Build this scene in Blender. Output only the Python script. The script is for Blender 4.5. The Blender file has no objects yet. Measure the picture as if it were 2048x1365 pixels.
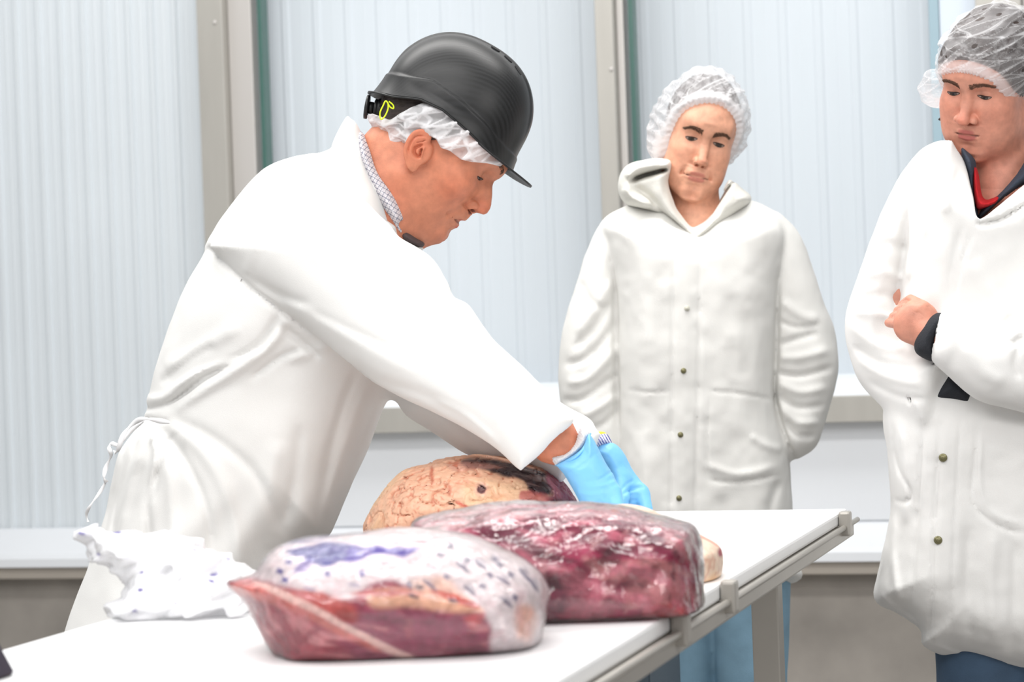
import bpy, bmesh, math
import numpy as np
from math import sin, cos, pi, radians
from mathutils import Vector, Matrix

# ------------------------------------------------------------------ camera
F, CX, CY = 4717., 1024., 682.5
_ps, _pt, _rl = radians(16.1), radians(.29), radians(2.06)
fwd = np.array([-sin(_ps)*cos(_pt), cos(_ps)*cos(_pt), -sin(_pt)])
_r0 = np.array([cos(_ps), sin(_ps), 0.]); _u0 = np.cross(_r0, fwd)
RT = _r0*cos(_rl) - _u0*sin(_rl)
UP = _u0*cos(_rl) + _r0*sin(_rl)
CAM = np.array([0., 0., 1.15])
def ray(x, y): return fwd + RT*((x-CX)/F) - UP*((y-CY)/F)
def at(x, y, d): return CAM + ray(x, y)*d
def onz(x, y, z):
    v = ray(x, y); return CAM + v*((z-CAM[2])/v[2])
def ony(x, y, Y):
    v = ray(x, y); return CAM + v*(Y/v[1])
def proj(P):
    q = P - CAM.astype(P.dtype); d = q @ fwd.astype(P.dtype)
    return CX + F*(q @ RT.astype(P.dtype))/d, CY - F*(q @ UP.astype(P.dtype))/d, d

sc = bpy.context.scene
cam_d = bpy.data.cameras.new('camera'); cam = bpy.data.objects.new('camera', cam_d)
sc.collection.objects.link(cam)
M = Matrix.Identity(4)
for i in range(3):
    M[i][0] = RT[i]; M[i][1] = UP[i]; M[i][2] = -fwd[i]; M[i][3] = CAM[i]
cam.matrix_world = M
cam_d.sensor_width = 36; cam_d.lens = F/2048*36; cam_d.clip_start = .1; cam_d.clip_end = 60
cam_d.dof.use_dof = True; cam_d.dof.focus_distance = 3.72; cam_d.dof.aperture_fstop = 7.1
sc.camera = cam
# ------------------------------------------------------------------ light
sc.view_settings.view_transform = 'Standard'; sc.view_settings.look = 'None'
sc.view_settings.gamma = 1; sc.view_settings.exposure = 0.12
sc.view_settings.use_curve_mapping = False
w = bpy.data.worlds.new('world'); sc.world = w; w.use_nodes = True
w.node_tree.nodes['Background'].inputs[0].default_value = (.97, .985, 1, 1)
w.node_tree.nodes['Background'].inputs[1].default_value = .46
def area(name, loc, target, sx, sy, power, col=(1, 1, 1)):
    l = bpy.data.lights.new(name, 'AREA'); l.shape = 'RECTANGLE'; l.size = sx; l.size_y = sy
    l.energy = power; l.color = col
    o = bpy.data.objects.new(name, l); sc.collection.objects.link(o); o.location = loc
    o.rotation_euler = (Vector(target)-Vector(loc)).to_track_quat('-Z', 'Y').to_euler()
    return o
area('ceiling_or_fill_lamp', (-1.3, 3.9, 3.1), (-1.3, 3.9, 0), 3.2, .5, 62, (1, .985, .96))
area('ceiling_or_fill_lamp', (-1.6, 2.2, 3.1), (-1.6, 2.2, 0), 3.2, .5, 45, (1, .985, .96))
area('ceiling_or_fill_lamp', (-1.6, 5.8, 3.1), (-1.6, 6.2, 0), 4.5, .5, 34, (1, .99, .98))
area('ceiling_or_fill_lamp', (-.9, .2, 3.1), (-1.1, 1.6, .9), 3.2, .5, 60, (1, .985, .97))  # added frontal fill high above the camera, no known fixture there
area('side_lamp', (2.2, 1.2, 2.3), (-1.2, 3.6, 1.1), 1.6, 1.6, 34, (1, .97, .94))

# ------------------------------------------------------------------ helpers
col = sc.collection
def tag(o, label=None, cat=None, group=None, kind=None):
    if label: o['label'] = label
    if cat: o['category'] = cat
    if group: o['group'] = group
    if kind: o['kind'] = kind
    return o
def empty(name, loc, label, cat, group=None):
    o = bpy.data.objects.new(name, None); col.objects.link(o)
    o.location = Vector([float(v) for v in loc]); o.empty_display_size = .05
    return tag(o, label, cat, group)
def link(name, me, mat=None, parent=None, smooth=True, label=None):
    if mat is not None and not me.materials: me.materials.append(mat)
    if smooth: me.polygons.foreach_set('use_smooth', np.ones(len(me.polygons), dtype=bool))
    o = bpy.data.objects.new(name, me); col.objects.link(o)
    if parent is not None:
        par(o, parent)
    if label: o['label'] = label
    return o
def par(o, parent):
    o.parent = parent
    loc = Vector((0, 0, 0)); p = parent
    while p is not None:
        loc += p.location; p = p.parent
    o.location = o.location - loc        # parents carry no rotation
def pydata(V, Fc):
    me = bpy.data.meshes.new('m'); me.from_pydata([tuple(map(float, v)) for v in V], [], [tuple(map(int, f)) for f in Fc]); me.update()
    return me
def npmesh(V, Q):
    me = bpy.data.meshes.new('m'); nv, nq = len(V), len(Q)
    me.vertices.add(nv); me.vertices.foreach_set('co', np.asarray(V, np.float32).ravel())
    me.loops.add(nq*4); me.loops.foreach_set('vertex_index', np.asarray(Q, np.int32).ravel())
    me.polygons.add(nq); me.polygons.foreach_set('loop_start', np.arange(0, nq*4, 4, dtype=np.int32))
    me.update(calc_edges=True); me.validate()
    return me
def setcol(me, C, name='Col'):
    a = me.color_attributes.new(name, 'FLOAT_COLOR', 'POINT')
    A = np.ones((len(me.vertices), 4), np.float32); A[:, :3] = np.asarray(C)[:, :3]
    a.data.foreach_set('color', A.ravel())
def srgb(*c):
    r = []
    for v in c:
        v = v/255.
        r.append(v/12.92 if v <= .04045 else ((v+.055)/1.055)**2.4)
    return tuple(r)
def box(x0, x1, y0, y1, z0, z1, bev=0):
    bm = bmesh.new(); bmesh.ops.create_cube(bm, size=1)
    for v in bm.verts:
        v.co = Vector((x0+(v.co.x+.5)*(x1-x0), y0+(v.co.y+.5)*(y1-y0), z0+(v.co.z+.5)*(z1-z0)))
    if bev: bmesh.ops.bevel(bm, geom=bm.edges[:], offset=bev, segments=2, affect='EDGES', profile=.6)
    me = bpy.data.meshes.new('m'); bm.to_mesh(me); bm.free(); return me
def joinme(mes):
    bm = bmesh.new()
    for m in mes: bm.from_mesh(m)
    me = bpy.data.meshes.new('m'); bm.to_mesh(me); bm.free(); return me
def tube(pts, r, n=8, closed=False):
    """round tube along points; r a number or one radius per point"""
    pts = [np.array(p, float) for p in pts]; N = len(pts)
    rr = r if hasattr(r, '__len__') else [r]*N
    V, Q = [], []; prev = None
    for i, p in enumerate(pts):
        t = pts[min(i+1, N-1)]-pts[max(i-1, 0)]; t /= np.linalg.norm(t)+1e-9
        if prev is None:
            a = np.cross(t, [0, 0, 1.]);
            if np.linalg.norm(a) < .1: a = np.cross(t, [1., 0, 0])
        else: a = prev-t*(prev@t)
        a /= np.linalg.norm(a); b = np.cross(t, a); prev = a
        for k in range(n):
            V.append(p+rr[i]*(a*cos(2*pi*k/n)+b*sin(2*pi*k/n)))
    for i in range(N-1):
        for k in range(n):
            Q.append((i*n+k, i*n+(k+1) % n, (i+1)*n+(k+1) % n, (i+1)*n+k))
    Fc = list(Q)+[tuple(range(n))[::-1], tuple((N-1)*n+k for k in range(n))]
    return pydata(V, Fc)
def spline(P, n=8, closed=False):
    P = np.array(P, float); N = len(P); out = []
    R = range(N) if closed else range(N-1)
    for i in R:
        g = lambda k: P[k % N] if closed else P[min(max(k, 0), N-1)]
        a, b, c, d = g(i-1), g(i), g(i+1), g(i+2)
        for t in np.arange(n)/n:
            out.append(.5*((2*b)+(-a+c)*t+(2*a-5*b+4*c-d)*t*t+(-a+3*b-3*c+d)*t**3))
    if not closed: out.append(P[-1])
    return np.array(out)

# ---- signed-distance modelling
f32 = np.float32
def V3(p): return np.asarray(p, f32)
def cone(P, a, b, ra, rb):
    a, b = V3(a), V3(b); ab = b-a; q = P-a
    t = np.clip((q@ab)/(ab@ab), 0, 1)
    return np.linalg.norm(q-t[:, None]*ab, axis=1)-(ra+(rb-ra)*t)
def ell(P, c, r, B=None):
    q = P-V3(c)
    if B is not None: q = q@V3(B).T          # rows of B are the axes
    r = V3(r); k0 = np.linalg.norm(q/r, axis=1); k1 = np.linalg.norm(q/(r*r), axis=1)+1e-6
    return k0*(k0-1)/k1
def sph(P, c, r): return np.linalg.norm(P-V3(c), axis=1)-r
def smin(a, b, k):
    h = np.maximum(k-np.abs(a-b), 0)/k
    return np.minimum(a, b)-h*h*k*.25
def smax(a, b, k): return -smin(-a, -b, k)
def chain(P, pts, rs, k=None):
    d = None
    for i in range(len(pts)-1):
        e = cone(P, pts[i], pts[i+1], rs[i], rs[i+1])
        d = e if d is None else (np.minimum(d, e) if k is None else smin(d, e, k))
    return d
def _hash(ix, iy, iz):
    n = (ix*374761393 + iy*668265263 + iz*2147483647 % 4294967291).astype(np.int64) & 0xffffffff
    n = ((n ^ (n >> 13))*1274126177) & 0xffffffff
    n = ((n ^ (n >> 16))*2246822519) & 0xffffffff
    return ((n ^ (n >> 15)) & 0xffffff).astype(f32)/f32(0xffffff)
def noise(P, s=1., seed=0):
    """value noise in -1..1, cell size 1/s"""
    Q = P*f32(s)+f32(seed*17.13); I = np.floor(Q); fr = (Q-I).astype(f32); I = I.astype(np.int64)
    u = fr*fr*(3-2*fr); r = 0
    for dx in (0, 1):
        wx = u[:, 0] if dx else 1-u[:, 0]
        for dy in (0, 1):
            wy = u[:, 1] if dy else 1-u[:, 1]
            for dz in (0, 1):
                wz = u[:, 2] if dz else 1-u[:, 2]
                r = r+wx*wy*wz*_hash(I[:, 0]+dx, I[:, 1]+dy, I[:, 2]+dz)
    return r*2-1
def fbm(P, s, o=3, seed=0):
    r = 0; a = 1.; t = 0
    for i in range(o):
        r = r+a*noise(P, s*2**i, seed+i); t += a; a *= .5
    return r/t
class Sil:
    """silhouette outline given along the view rays; signed distance (metres at depth d0)"""
    def __init__(s, pts, d0, smooth=True, pad=120, step=3):
        P = spline(pts, 6, True) if smooth else np.array(pts, float)
        s.step = step; s.lo = P.min(0)-pad; s.n = (np.ceil((P.max(0)+pad-s.lo)/step)+1).astype(int)
        gx, gy = np.meshgrid(s.lo[0]+np.arange(s.n[0])*step, s.lo[1]+np.arange(s.n[1])*step)
        g = np.stack([gx.ravel(), gy.ravel()], 1); d2 = np.full(len(g), 1e12); ins = np.zeros(len(g), bool)
        for i in range(len(P)):
            a, b = P[i-1], P[i]; ab = b-a; L = ab@ab
            if L < 1e-9: continue
            t = np.clip(((g-a)@ab)/L, 0, 1); q = g-a-t[:, None]*ab
            d2 = np.minimum(d2, (q*q).sum(1))
            if a[1] != b[1]:
                c = ((a[1] > g[:, 1]) != (b[1] > g[:, 1])) & (g[:, 0] < (b[0]-a[0])*(g[:, 1]-a[1])/(b[1]-a[1])+a[0])
                ins ^= c
        d = np.sqrt(d2); d[ins] *= -1
        s.g = (d*d0/F).reshape(s.n[1], s.n[0]).astype(f32); s.m = d0/F
    def __call__(s, px, py):
        x = (px-s.lo[0])/s.step; y = (py-s.lo[1])/s.step
        xc = np.clip(x, 0, s.n[0]-1.001); yc = np.clip(y, 0, s.n[1]-1.001)
        i = xc.astype(np.int32); j = yc.astype(np.int32); fx = (xc-i).astype(f32); fy = (yc-j).astype(f32)
        g = s.g; v = (g[j, i]*(1-fx)+g[j, i+1]*fx)*(1-fy)+(g[j+1, i]*(1-fx)+g[j+1, i+1]*fx)*fy
        ex = np.hypot(x-xc, y-yc)*s.step*s.m
        return (v+ex).astype(f32)
def inflate(s, c, R, T, e=2.):
    """rounded body: s = 2-D signed distance, c = offset along the depth, R edge radius, T half thickness"""
    u = np.maximum(1+s/R, 0); v = np.abs(c)/T
    g = (u**e+v**e)**(1/e)-1
    return g*np.minimum(R, T)
class Folds:
    """cloth folds: strokes (points, width, height in mm), height field sampled on a body"""
    def __init__(s, lo, hi, strokes, step=3):
        s.lo = np.array(lo, float); s.step = step; s.n = ((np.array(hi)-s.lo)/step).astype(int)+1
        H = np.zeros((s.n[1], s.n[0]), f32)
        xs = s.lo[0]+np.arange(s.n[0])*step; ys = s.lo[1]+np.arange(s.n[1])*step
        for pts, wd, amp in strokes:
            P = spline(pts, 6); N = len(P); pad = wd*3
            i0, i1 = np.searchsorted(xs, [P[:, 0].min()-pad, P[:, 0].max()+pad]); j0, j1 = np.searchsorted(ys, [P[:, 1].min()-pad, P[:, 1].max()+pad])
            if i1 <= i0 or j1 <= j0: continue
            gx, gy = np.meshgrid(xs[i0:i1], ys[j0:j1]); g = np.stack([gx.ravel(), gy.ravel()], 1)
            best = np.full(len(g), 1e9); tt = np.zeros(len(g))
            for k in range(N-1):
                a, b = P[k], P[k+1]; ab = b-a; L = ab@ab+1e-9
                t = np.clip(((g-a)@ab)/L, 0, 1); q = g-a-t[:, None]*ab; d = (q*q).sum(1)
                m = d < best; best[m] = d[m]; tt[m] = (k+t[m])/(N-1)
            taper = np.clip(np.minimum(tt, 1-tt)*5+.12, 0, 1)
            H[j0:j1, i0:i1] += (amp*.001*taper*np.exp(-best/(wd*wd))).reshape(gx.shape).astype(f32)
        s.g = H
    def __call__(s, px, py):
        x = np.clip((px-s.lo[0])/s.step, 0, s.n[0]-1.001); y = np.clip((py-s.lo[1])/s.step, 0, s.n[1]-1.001)
        i = x.astype(np.int32); j = y.astype(np.int32); fx = (x-i).astype(f32); fy = (y-j).astype(f32); g = s.g
        return (g[j, i]*(1-fx)+g[j, i+1]*fx)*(1-fy)+(g[j+1, i]*(1-fx)+g[j+1, i+1]*fx)*fy
def _ev(f, P, n=300000):
    return np.concatenate([f(P[i:i+n]).astype(f32) for i in range(0, len(P), n)])
def sdf_mesh(f, lo, hi, h, color=None, B=8, newton=2):
    lo = np.array(lo, float); hi = np.array(hi, float)
    nb = np.ceil((hi-lo)/(B*h)).astype(int)
    I = np.stack(np.meshgrid(*[np.arange(k) for k in nb], indexing='ij'), -1).reshape(-1, 3)
    C = (lo+(I+.5)*B*h).astype(f32)
    d = _ev(f, C); I = I[np.abs(d) < B*h*1.35]
    g = np.stack(np.meshgrid(*[np.arange(B+1)]*3, indexing='ij'), -1).reshape(-1, 3)
    N = nb*B+2
    V, ids, E = [], [], []
    cor = np.array([(a, b, c) for a in (0, 1) for b in (0, 1) for c in (0, 1)])
    edges = [(i, j) for i in range(8) for j in range(i+1, 8) if np.abs(cor[i]-cor[j]).sum() == 1]
    step = max(1, 300000//(B+1)**3)
    for s0 in range(0, len(I), step):
        Ib = I[s0:s0+step]; G = (Ib[:, None, :]*B+g[None])            # corner indices
        D = f((lo+G.reshape(-1, 3)*h).astype(f32)).reshape(len(Ib), B+1, B+1, B+1)
        D = np.where(D == 0, 1e-9, D)
        cv = np.stack([D[:, a:a+B, b:b+B, c:c+B] for a, b, c in cor], -1)
        ng = cv < 0; act = ng.any(-1) & ~ng.all(-1)
        w_ = np.argwhere(act); cvv = cv[act]
        base = Ib[w_[:, 0]]*B+w_[:, 1:]
        sm = np.zeros((len(cvv), 3)); ct = np.zeros(len(cvv))
        for i, j in edges:
            a, b = cvv[:, i], cvv[:, j]; m = (a < 0) != (b < 0)
            t = np.where(m, a/(a-b+1e-12), 0)
            sm += np.where(m[:, None], cor[i]+t[:, None]*(cor[j]-cor[i]), 0); ct += m
        V.append(lo+(base+sm/ct[:, None])*h); ids.append((base[:, 0]*N[1]+base[:, 1])*N[2]+base[:, 2])
        for ax, k in ((0, 4), (1, 2), (2, 1)):
            a, b = cvv[:, 0], cvv[:, k]; m = (a < 0) != (b < 0)
            E.append(np.stack([base[m, 0], base[m, 1], base[m, 2], np.full(m.sum(), ax), (a[m] < 0)], 1))
    V = np.concatenate(V); ids = np.concatenate(ids); o = np.argsort(ids); V = V[o]; ids = ids[o]; E = np.concatenate(E)
    st = np.array([N[1]*N[2], N[2], 1]); key = E[:, 0]*st[0]+E[:, 1]*st[1]+E[:, 2]
    Q = []
    for ax in range(3):
        m = E[:, 3] == ax; u, v = st[(ax+1) % 3], st[(ax+2) % 3]; k = key[m]; fl = E[m, 4] > 0
        q = np.stack([k, k-u, k-u-v, k-v], 1); q[~fl] = q[~fl][:, ::-1]
        Q.append(q)
    Q = np.concatenate(Q); pos = np.searchsorted(ids, Q); pos = np.clip(pos, 0, len(ids)-1)
    ok = (ids[pos] == Q).all(1); Q = pos[ok]
    P = V.astype(f32)
    for _ in range(newton):
        e = f32(h*.6); d0 = _ev(f, P)
        gr = np.stack([(_ev(f, P+np.eye(3, dtype=f32)[k]*e)-d0)/e for k in range(3)], 1)
        stp = (d0/np.maximum((gr*gr).sum(1), .15))[:, None]*gr
        ln = np.linalg.norm(stp, axis=1, keepdims=True); stp *= np.minimum(1, h*.5/np.maximum(ln, 1e-9))
        P = P-stp.astype(f32)
    me = npmesh(P, Q)
    if color is not None: setcol(me, color(P))
    return me, P
def mixc(C, m, c): return C*(1-m[:, None])+np.array(c)[None]*m[:, None]
def sstep(x, a, b):
    t = np.clip((x-a)/(b-a), 0, 1); return t*t*(3-2*t)

# ---- materials
def newmat(name):
    m = bpy.data.materials.new(name); m.use_nodes = True; nt = m.node_tree
    return m, nt, nt.nodes['Principled BSDF']
def mat(name, c, rough=.6, metal=0, vcol=False, bump=0, bscale=200, var=0, vscale=8, sss=0, spec=.5, coat=0, stretch=None, aniso_noise=None, detail=4, sheen=0):
    m, nt, b = newmat(name); N = nt.nodes; L = nt.links
    b.inputs['Roughness'].default_value = rough; b.inputs['Metallic'].default_value = metal
    b.inputs['Specular IOR Level'].default_value = spec; b.inputs['Base Color'].default_value = (*c, 1)
    b.inputs['Coat Weight'].default_value = coat
    if sss:
        b.inputs['Subsurface Weight'].default_value = sss; b.inputs['Subsurface Radius'].default_value = (1, .35, .2); b.inputs['Subsurface Scale'].default_value = .008
    if sheen: b.inputs['Sheen Weight'].default_value = sheen
    tc = N.new('ShaderNodeTexCoord'); mp = N.new('ShaderNodeMapping'); L.new(tc.outputs['Object'], mp.inputs[0])
    if stretch: mp.inputs['Scale'].default_value = stretch
    src = None
    if vcol:
        a = N.new('ShaderNodeVertexColor'); a.layer_name = 'Col'; src = a.outputs[0]
        L.new(src, b.inputs['Base Color'])
    if var:
        n = N.new('ShaderNodeTexNoise'); n.inputs['Scale'].default_value = vscale; n.inputs['Detail'].default_value = detail; L.new(mp.outputs[0], n.inputs[0])
        mr = N.new('ShaderNodeMapRange'); mr.inputs[1].default_value = .3; mr.inputs[2].default_value = .7
        mr.inputs[3].default_value = 1-var; mr.inputs[4].default_value = 1+var*.4; L.new(n.outputs[0], mr.inputs[0])
        mx = N.new('ShaderNodeMix'); mx.data_type = 'RGBA'; mx.blend_type = 'MULTIPLY'; mx.inputs[0].default_value = 1
        if src: L.new(src, mx.inputs[6])
        else: mx.inputs[6].default_value = (*c, 1)
        L.new(mr.outputs[0], mx.inputs[7]); L.new(mx.outputs[2], b.inputs['Base Color'])
    if bump:
        n = N.new('ShaderNodeTexNoise'); n.inputs['Scale'].default_value = bscale; n.inputs['Detail'].default_value = 3; L.new(mp.outputs[0], n.inputs[0])
        bp = N.new('ShaderNodeBump'); bp.inputs['Strength'].default_value = bump; bp.inputs['Distance'].default_value = .001
        L.new(n.outputs[0], bp.inputs['Height']); L.new(bp.outputs[0], b.inputs['Normal'])
    return m
def film_mat(name, tint, alpha, rough, crinkle=(.6, 60), glossw=1., spec_boost=0.25):
    """thin plastic film: clear sheet with sharp crinkled reflections"""
    m = bpy.data.materials.new(name); m.use_nodes = True; nt = m.node_tree; N = nt.nodes; L = nt.links
    N.clear(); out = N.new('ShaderNodeOutputMaterial')
    tr = N.new('ShaderNodeBsdfTransparent'); df = N.new('ShaderNodeBsdfDiffuse'); df.inputs[0].default_value = (*tint, 1)
    tl = N.new('ShaderNodeBsdfTranslucent'); tl.inputs[0].default_value = (*tint, 1)
    gl = N.new('ShaderNodeBsdfGlossy'); gl.inputs['Roughness'].default_value = rough
    tc = N.new('ShaderNodeTexCoord'); n = N.new('ShaderNodeTexNoise'); n.inputs['Scale'].default_value = crinkle[1]; n.inputs['Detail'].default_value = 3; n.inputs['Distortion'].default_value = .6
    L.new(tc.outputs['Object'], n.inputs[0]); bp = N.new('ShaderNodeBump'); bp.inputs['Strength'].default_value = crinkle[0]; bp.inputs['Distance'].default_value = .004
    L.new(n.outputs[0], bp.inputs['Height'])
    for k in (df, gl): L.new(bp.outputs[0], k.inputs['Normal'])
    m0 = N.new('ShaderNodeMixShader'); m0.inputs[0].default_value = .4; L.new(df.outputs[0], m0.inputs[1]); L.new(tl.outputs[0], m0.inputs[2])
    m1 = N.new('ShaderNodeMixShader'); m1.inputs[0].default_value = alpha; L.new(tr.outputs[0], m1.inputs[1]); L.new(m0.outputs[0], m1.inputs[2])
    lw = N.new('ShaderNodeFresnel'); lw.inputs[0].default_value = 1.5; L.new(bp.outputs[0], lw.inputs['Normal'])
    ma = N.new('ShaderNodeMath'); ma.operation = 'MULTIPLY_ADD'; ma.inputs[1].default_value = glossw; ma.inputs[2].default_value = spec_boost*.2; ma.use_clamp = True
    L.new(lw.outputs[0], ma.inputs[0])
    m2 = N.new('ShaderNodeMixShader'); L.new(ma.outputs[0], m2.inputs[0]); L.new(m1.outputs[0], m2.inputs[1]); L.new(gl.outputs[0], m2.inputs[2])
    L.new(m2.outputs[0], out.inputs[0])
    return m

# ------------------------------------------------------------------ room
WY = 6.8
M_panel = mat('ribbed_panel_white', srgb(226, 233, 238), .35, var=.04, vscale=1.5)
M_white = mat('painted_white', srgb(236, 239, 243), .45, var=.03, vscale=2)
M_post = mat('brushed_frame_metal', srgb(186, 183, 176), .45, .25, var=.08, vscale=3, stretch=(6, 6, .6))
M_post2 = mat('frame_metal_light', srgb(205, 201, 197), .4, .25)
M_gasket = mat('glass_edge_green', srgb(70, 108, 100), .3)
M_conc = mat('grey_concrete', srgb(163, 157, 150), .8, var=.22, vscale=5, bump=.4, bscale=60)
M_floor = mat('floor_grey', srgb(158, 154, 150), .5, var=.15, vscale=3)
M_side = mat('side_wall_white', srgb(235, 237, 238), .6)
def struct(name, me, m, smooth=False):
    o = link(name, me, m, smooth=smooth); o['kind'] = 'structure'; return o
struct('floor', box(-6, 6, -2.5, WY+.3, -.05, 0), M_floor)
struct('ceiling', box(-6, 6, 4.6, WY+.3, 3.3, 3.35), M_side)
struct('wall_left', box(-6.1, -6, -2.5, WY+.3, 0, 3.3), M_side)
struct('wall_right', box(6, 6.1, -2.5, WY+.3, 0, 3.3), M_side)
wall = struct('wall_back', box(-6, 6, WY+.05, WY+.95, 0, .45), M_conc)
# white sloped kerb along the foot of the panels
prof = [(0, .449), (0, .475), (.012, .49), (.09, .56), (.1, .565), (.1, .449)]
V = []; Fc = []
for X in (-6, 6):
    V += [(X, WY-.05+a, z) for a, z in prof]
n = len(prof)
for i in range(n): Fc.append((i, (i+1) % n, n+(i+1) % n, n+i))
Fc += [tuple(range(n))[::-1], tuple(range(n, 2*n))]
struct('trim_1', pydata(V, Fc), M_white)
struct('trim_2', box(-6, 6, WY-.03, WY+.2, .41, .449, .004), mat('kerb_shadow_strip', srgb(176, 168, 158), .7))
# ribbed sheet: trapezoid corrugations
def ribbed(x0, x1, y, z0, z1, pitch=.0785, d=.009, rw=.3):
    xs = []; k = math.floor(x0/pitch)
    X = k*pitch
    while X < x1:
        for t, dd in ((0, 0), (rw*.22, 1), (rw*.78, 1), (rw, 0), (rw+.3, .08), (rw+.35, .22), (rw+.4, .08)):
            xx = X+t*pitch
            if x0 < xx < x1: xs.append((xx, y-dd*d))
        X += pitch
    xs = [(x0, y)]+xs+[(x1, y)]
    V = [(a, b, z0) for a, b in xs]+[(a, b, z1) for a, b in xs]; n = len(xs)
    V += [(x0, y+.02, z0), (x1, y+.02, z0), (x0, y+.02, z1), (x1, y+.02, z1)]
    Fc = [(i, i+1, n+i+1, n+i) for i in range(n-1)]
    Fc += [(2*n+1, 2*n, 2*n+2, 2*n+3), (2*n, 0, n, 2*n+2), (n-1, 2*n+1, 2*n+3, 2*n-1)]
    return pydata(V, Fc)
xs = [-6, -4.63, -3.77, -2.915]
for a, b in zip(xs[:-1], xs[1:]):
    o = link('ribbed_panel', ribbed(a+.002, b-.002, WY+.06, .56, 3.3), M_panel, wall, smooth=False)
# low white wall under the windows
for a, b in ((-2.75, -1.62), (-1.62, -.5), (-.5, 1.2), (1.2, 6)):
    link('wall_panel', box(a+.002, b-.002, WY+.03, WY+.1, .56, .85, .002), M_white, wall, smooth=False)
# window sill rail
struct('trim_3', box(-2.75, 6, WY-.04, WY+.1, .848, .925, .003), M_post)
V = [(-2.75, WY-.03, .925), (6, WY-.03, .925), (6, WY+.06, .985), (-2.75, WY+.06, .985), (-2.75, WY+.1, .925), (6, WY+.1, .925)]
struct('trim_4', pydata(V, [(0, 1, 2, 3), (3, 2, 5, 4), (0, 4, 5, 1), (0, 3, 4), (1, 5, 2)]), M_white)
# glazing bays
mg = bpy.data.materials.new('window_glass'); mg.use_nodes = True; nt = mg.node_tree; nt.nodes.clear()
o_ = nt.nodes.new('ShaderNodeOutputMaterial'); t_ = nt.nodes.new('ShaderNodeBsdfTransparent'); t_.inputs[0].default_value = (.985, .993, .995, 1)
g_ = nt.nodes.new('ShaderNodeBsdfGlossy'); g_.inputs['Roughness'].default_value = .2; x_ = nt.nodes.new('ShaderNodeMixShader'); x_.inputs[0].default_value = .008
nt.links.new(t_.outputs[0], x_.inputs[1]); nt.links.new(g_.outputs[0], x_.inputs[2]); nt.links.new(x_.outputs[0], o_.inputs[0])
# (frosted bluish curtain seen through the glass)
M_beyond = mat('pale_blue_panel', srgb(228, 233, 239), .75, var=.08, vscale=1.4, stretch=(1, 1, .45), detail=1)
bays = [('window_1', -2.735, -1.655), ('window_2', -1.565, -.56), ('window_3', -.40, 1.3)]
for nm, a, b in bays:
    w_ = struct(nm, box(a, b, WY+.03, WY+.042, .93, 3.3), mg)
    link('glass_edge', box(a-.001, a+.014, WY-.022, WY+.03, .93, 3.3, .002), M_gasket, w_, smooth=False, label='dark green sealed edge of the glass')
    if nm != 'window_2' and nm != 'window_1':
        pass
link('glass_edge', box(-.692, -.664, WY-.01, WY+.029, .93, 3.3, .002), mat('pale_teal_strip', srgb(160, 186, 198), .5), bpy.data.objects['window_2'], smooth=False)
X = -2.9
while X < 1.3:
    b = min(X+.96, 1.4)
    link('ribbed_panel', ribbed(X, b, WY+.16, .86, 3.3, .105, .004, .3), M_beyond, wall, smooth=False, label='pale bluish sheet seen behind the glass')
    X = b
# mullion posts (part of the window frame)
def post(nm, x0, x1, xm, screws):
    p = struct(nm, box(x0, xm, WY-.075, WY+.1, .56, 3.3, .003), M_post)
    link('post_return', box(xm+.001, x1, WY-.035, WY+.1, .56, 3.3, .003), M_post2, p, smooth=False)
    for z in screws:
        bm = bmesh.new(); bmesh.ops.create_uvsphere(bm, u_segments=10, v_segments=6, radius=.007)
        for v in bm.verts: v.co.y *= .5; v.co += Vector(((x0+xm)/2+.018, WY-.076, z))
        me = bpy.data.meshes.new('m'); bm.to_mesh(me); bm.free()
        link('screw', me, M_post2, p)
post('trim_5', -2.915, -2.752, -2.83, (2.125, 1.4, .98))
post('trim_6', -1.654, -1.578, -1.60, (1.9,))
post('trim_7', -.556, -.41, -.43, (1.9,))
struct('trim_8', box(-.663, -.557, WY-.004, WY+.029, .93, 3.3, .002), mat('pale_frame_strip', srgb(222, 232, 244), .5))

# ------------------------------------------------------------------ table
TX0, TX1, TY1, TY0, TZ = -1.222, -.566, 3.935, .9, .83
M_steel = mat('stainless_steel', srgb(176, 172, 165), .38, .45, var=.08, vscale=6, bump=.05, bscale=90)
M_board = mat('white_polyethylene', (.86, .865, .87), .32, bump=.12, bscale=260, var=.015, vscale=20)
tb = empty('work_table', (TX0/2+TX1/2, 2.5, 0), 'stainless steel table with clipped edge rail carrying the white cutting board', 'table')
board = tag(link('cutting_board', box(TX0, TX1+.002, TY0, TY1, TZ-.02, TZ, .004), M_board, smooth=False),
            'long white plastic cutting board top with the meat lying on it', 'cutting board')
def rail(x0, x1, y0, y1):
    return link('edge_rail', box(x0, x1, y0, y1, TZ-.047, TZ-.022, .003), M_steel, tb, smooth=False)
rail(TX1-.012, TX1+.008, TY0, TY1+.03); rail(TX0-.004, TX0+.02, TY0, TY1+.01)
rail(TX0+.021, TX1-.013, TY1-.03, TY1-.005)
link('edge_rod', tube([(TX1+.012, TY0, TZ-.022), (TX1+.012, TY1+.045, TZ-.022)], .0045, 10), M_steel, tb)
for y in (2.55, 2.835, 1.75, 3.835):
    me = joinme([box(TX1+.003, TX1+.022, y-.013, y+.013, TZ-.036, TZ+.004, .004), box(TX1-.01, TX1+.01, y-.008, y+.008, TZ-.03, TZ-.019, .002)])
    link('board_clip', me, M_steel, tb, smooth=False)
for x in (TX0+.09, TX1-.07):
    for y in (3.55, 1.1):
        link('leg', box(x-.021, x+.021, y-.021, y+.021, .03, TZ-.024, .003), M_steel, tb, smooth=False)
        link('foot', tube([(x, y, 0.0), (x, y, .012), (x, y, .031)], [.026, .024, .016], 16), M_steel, tb)
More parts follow.
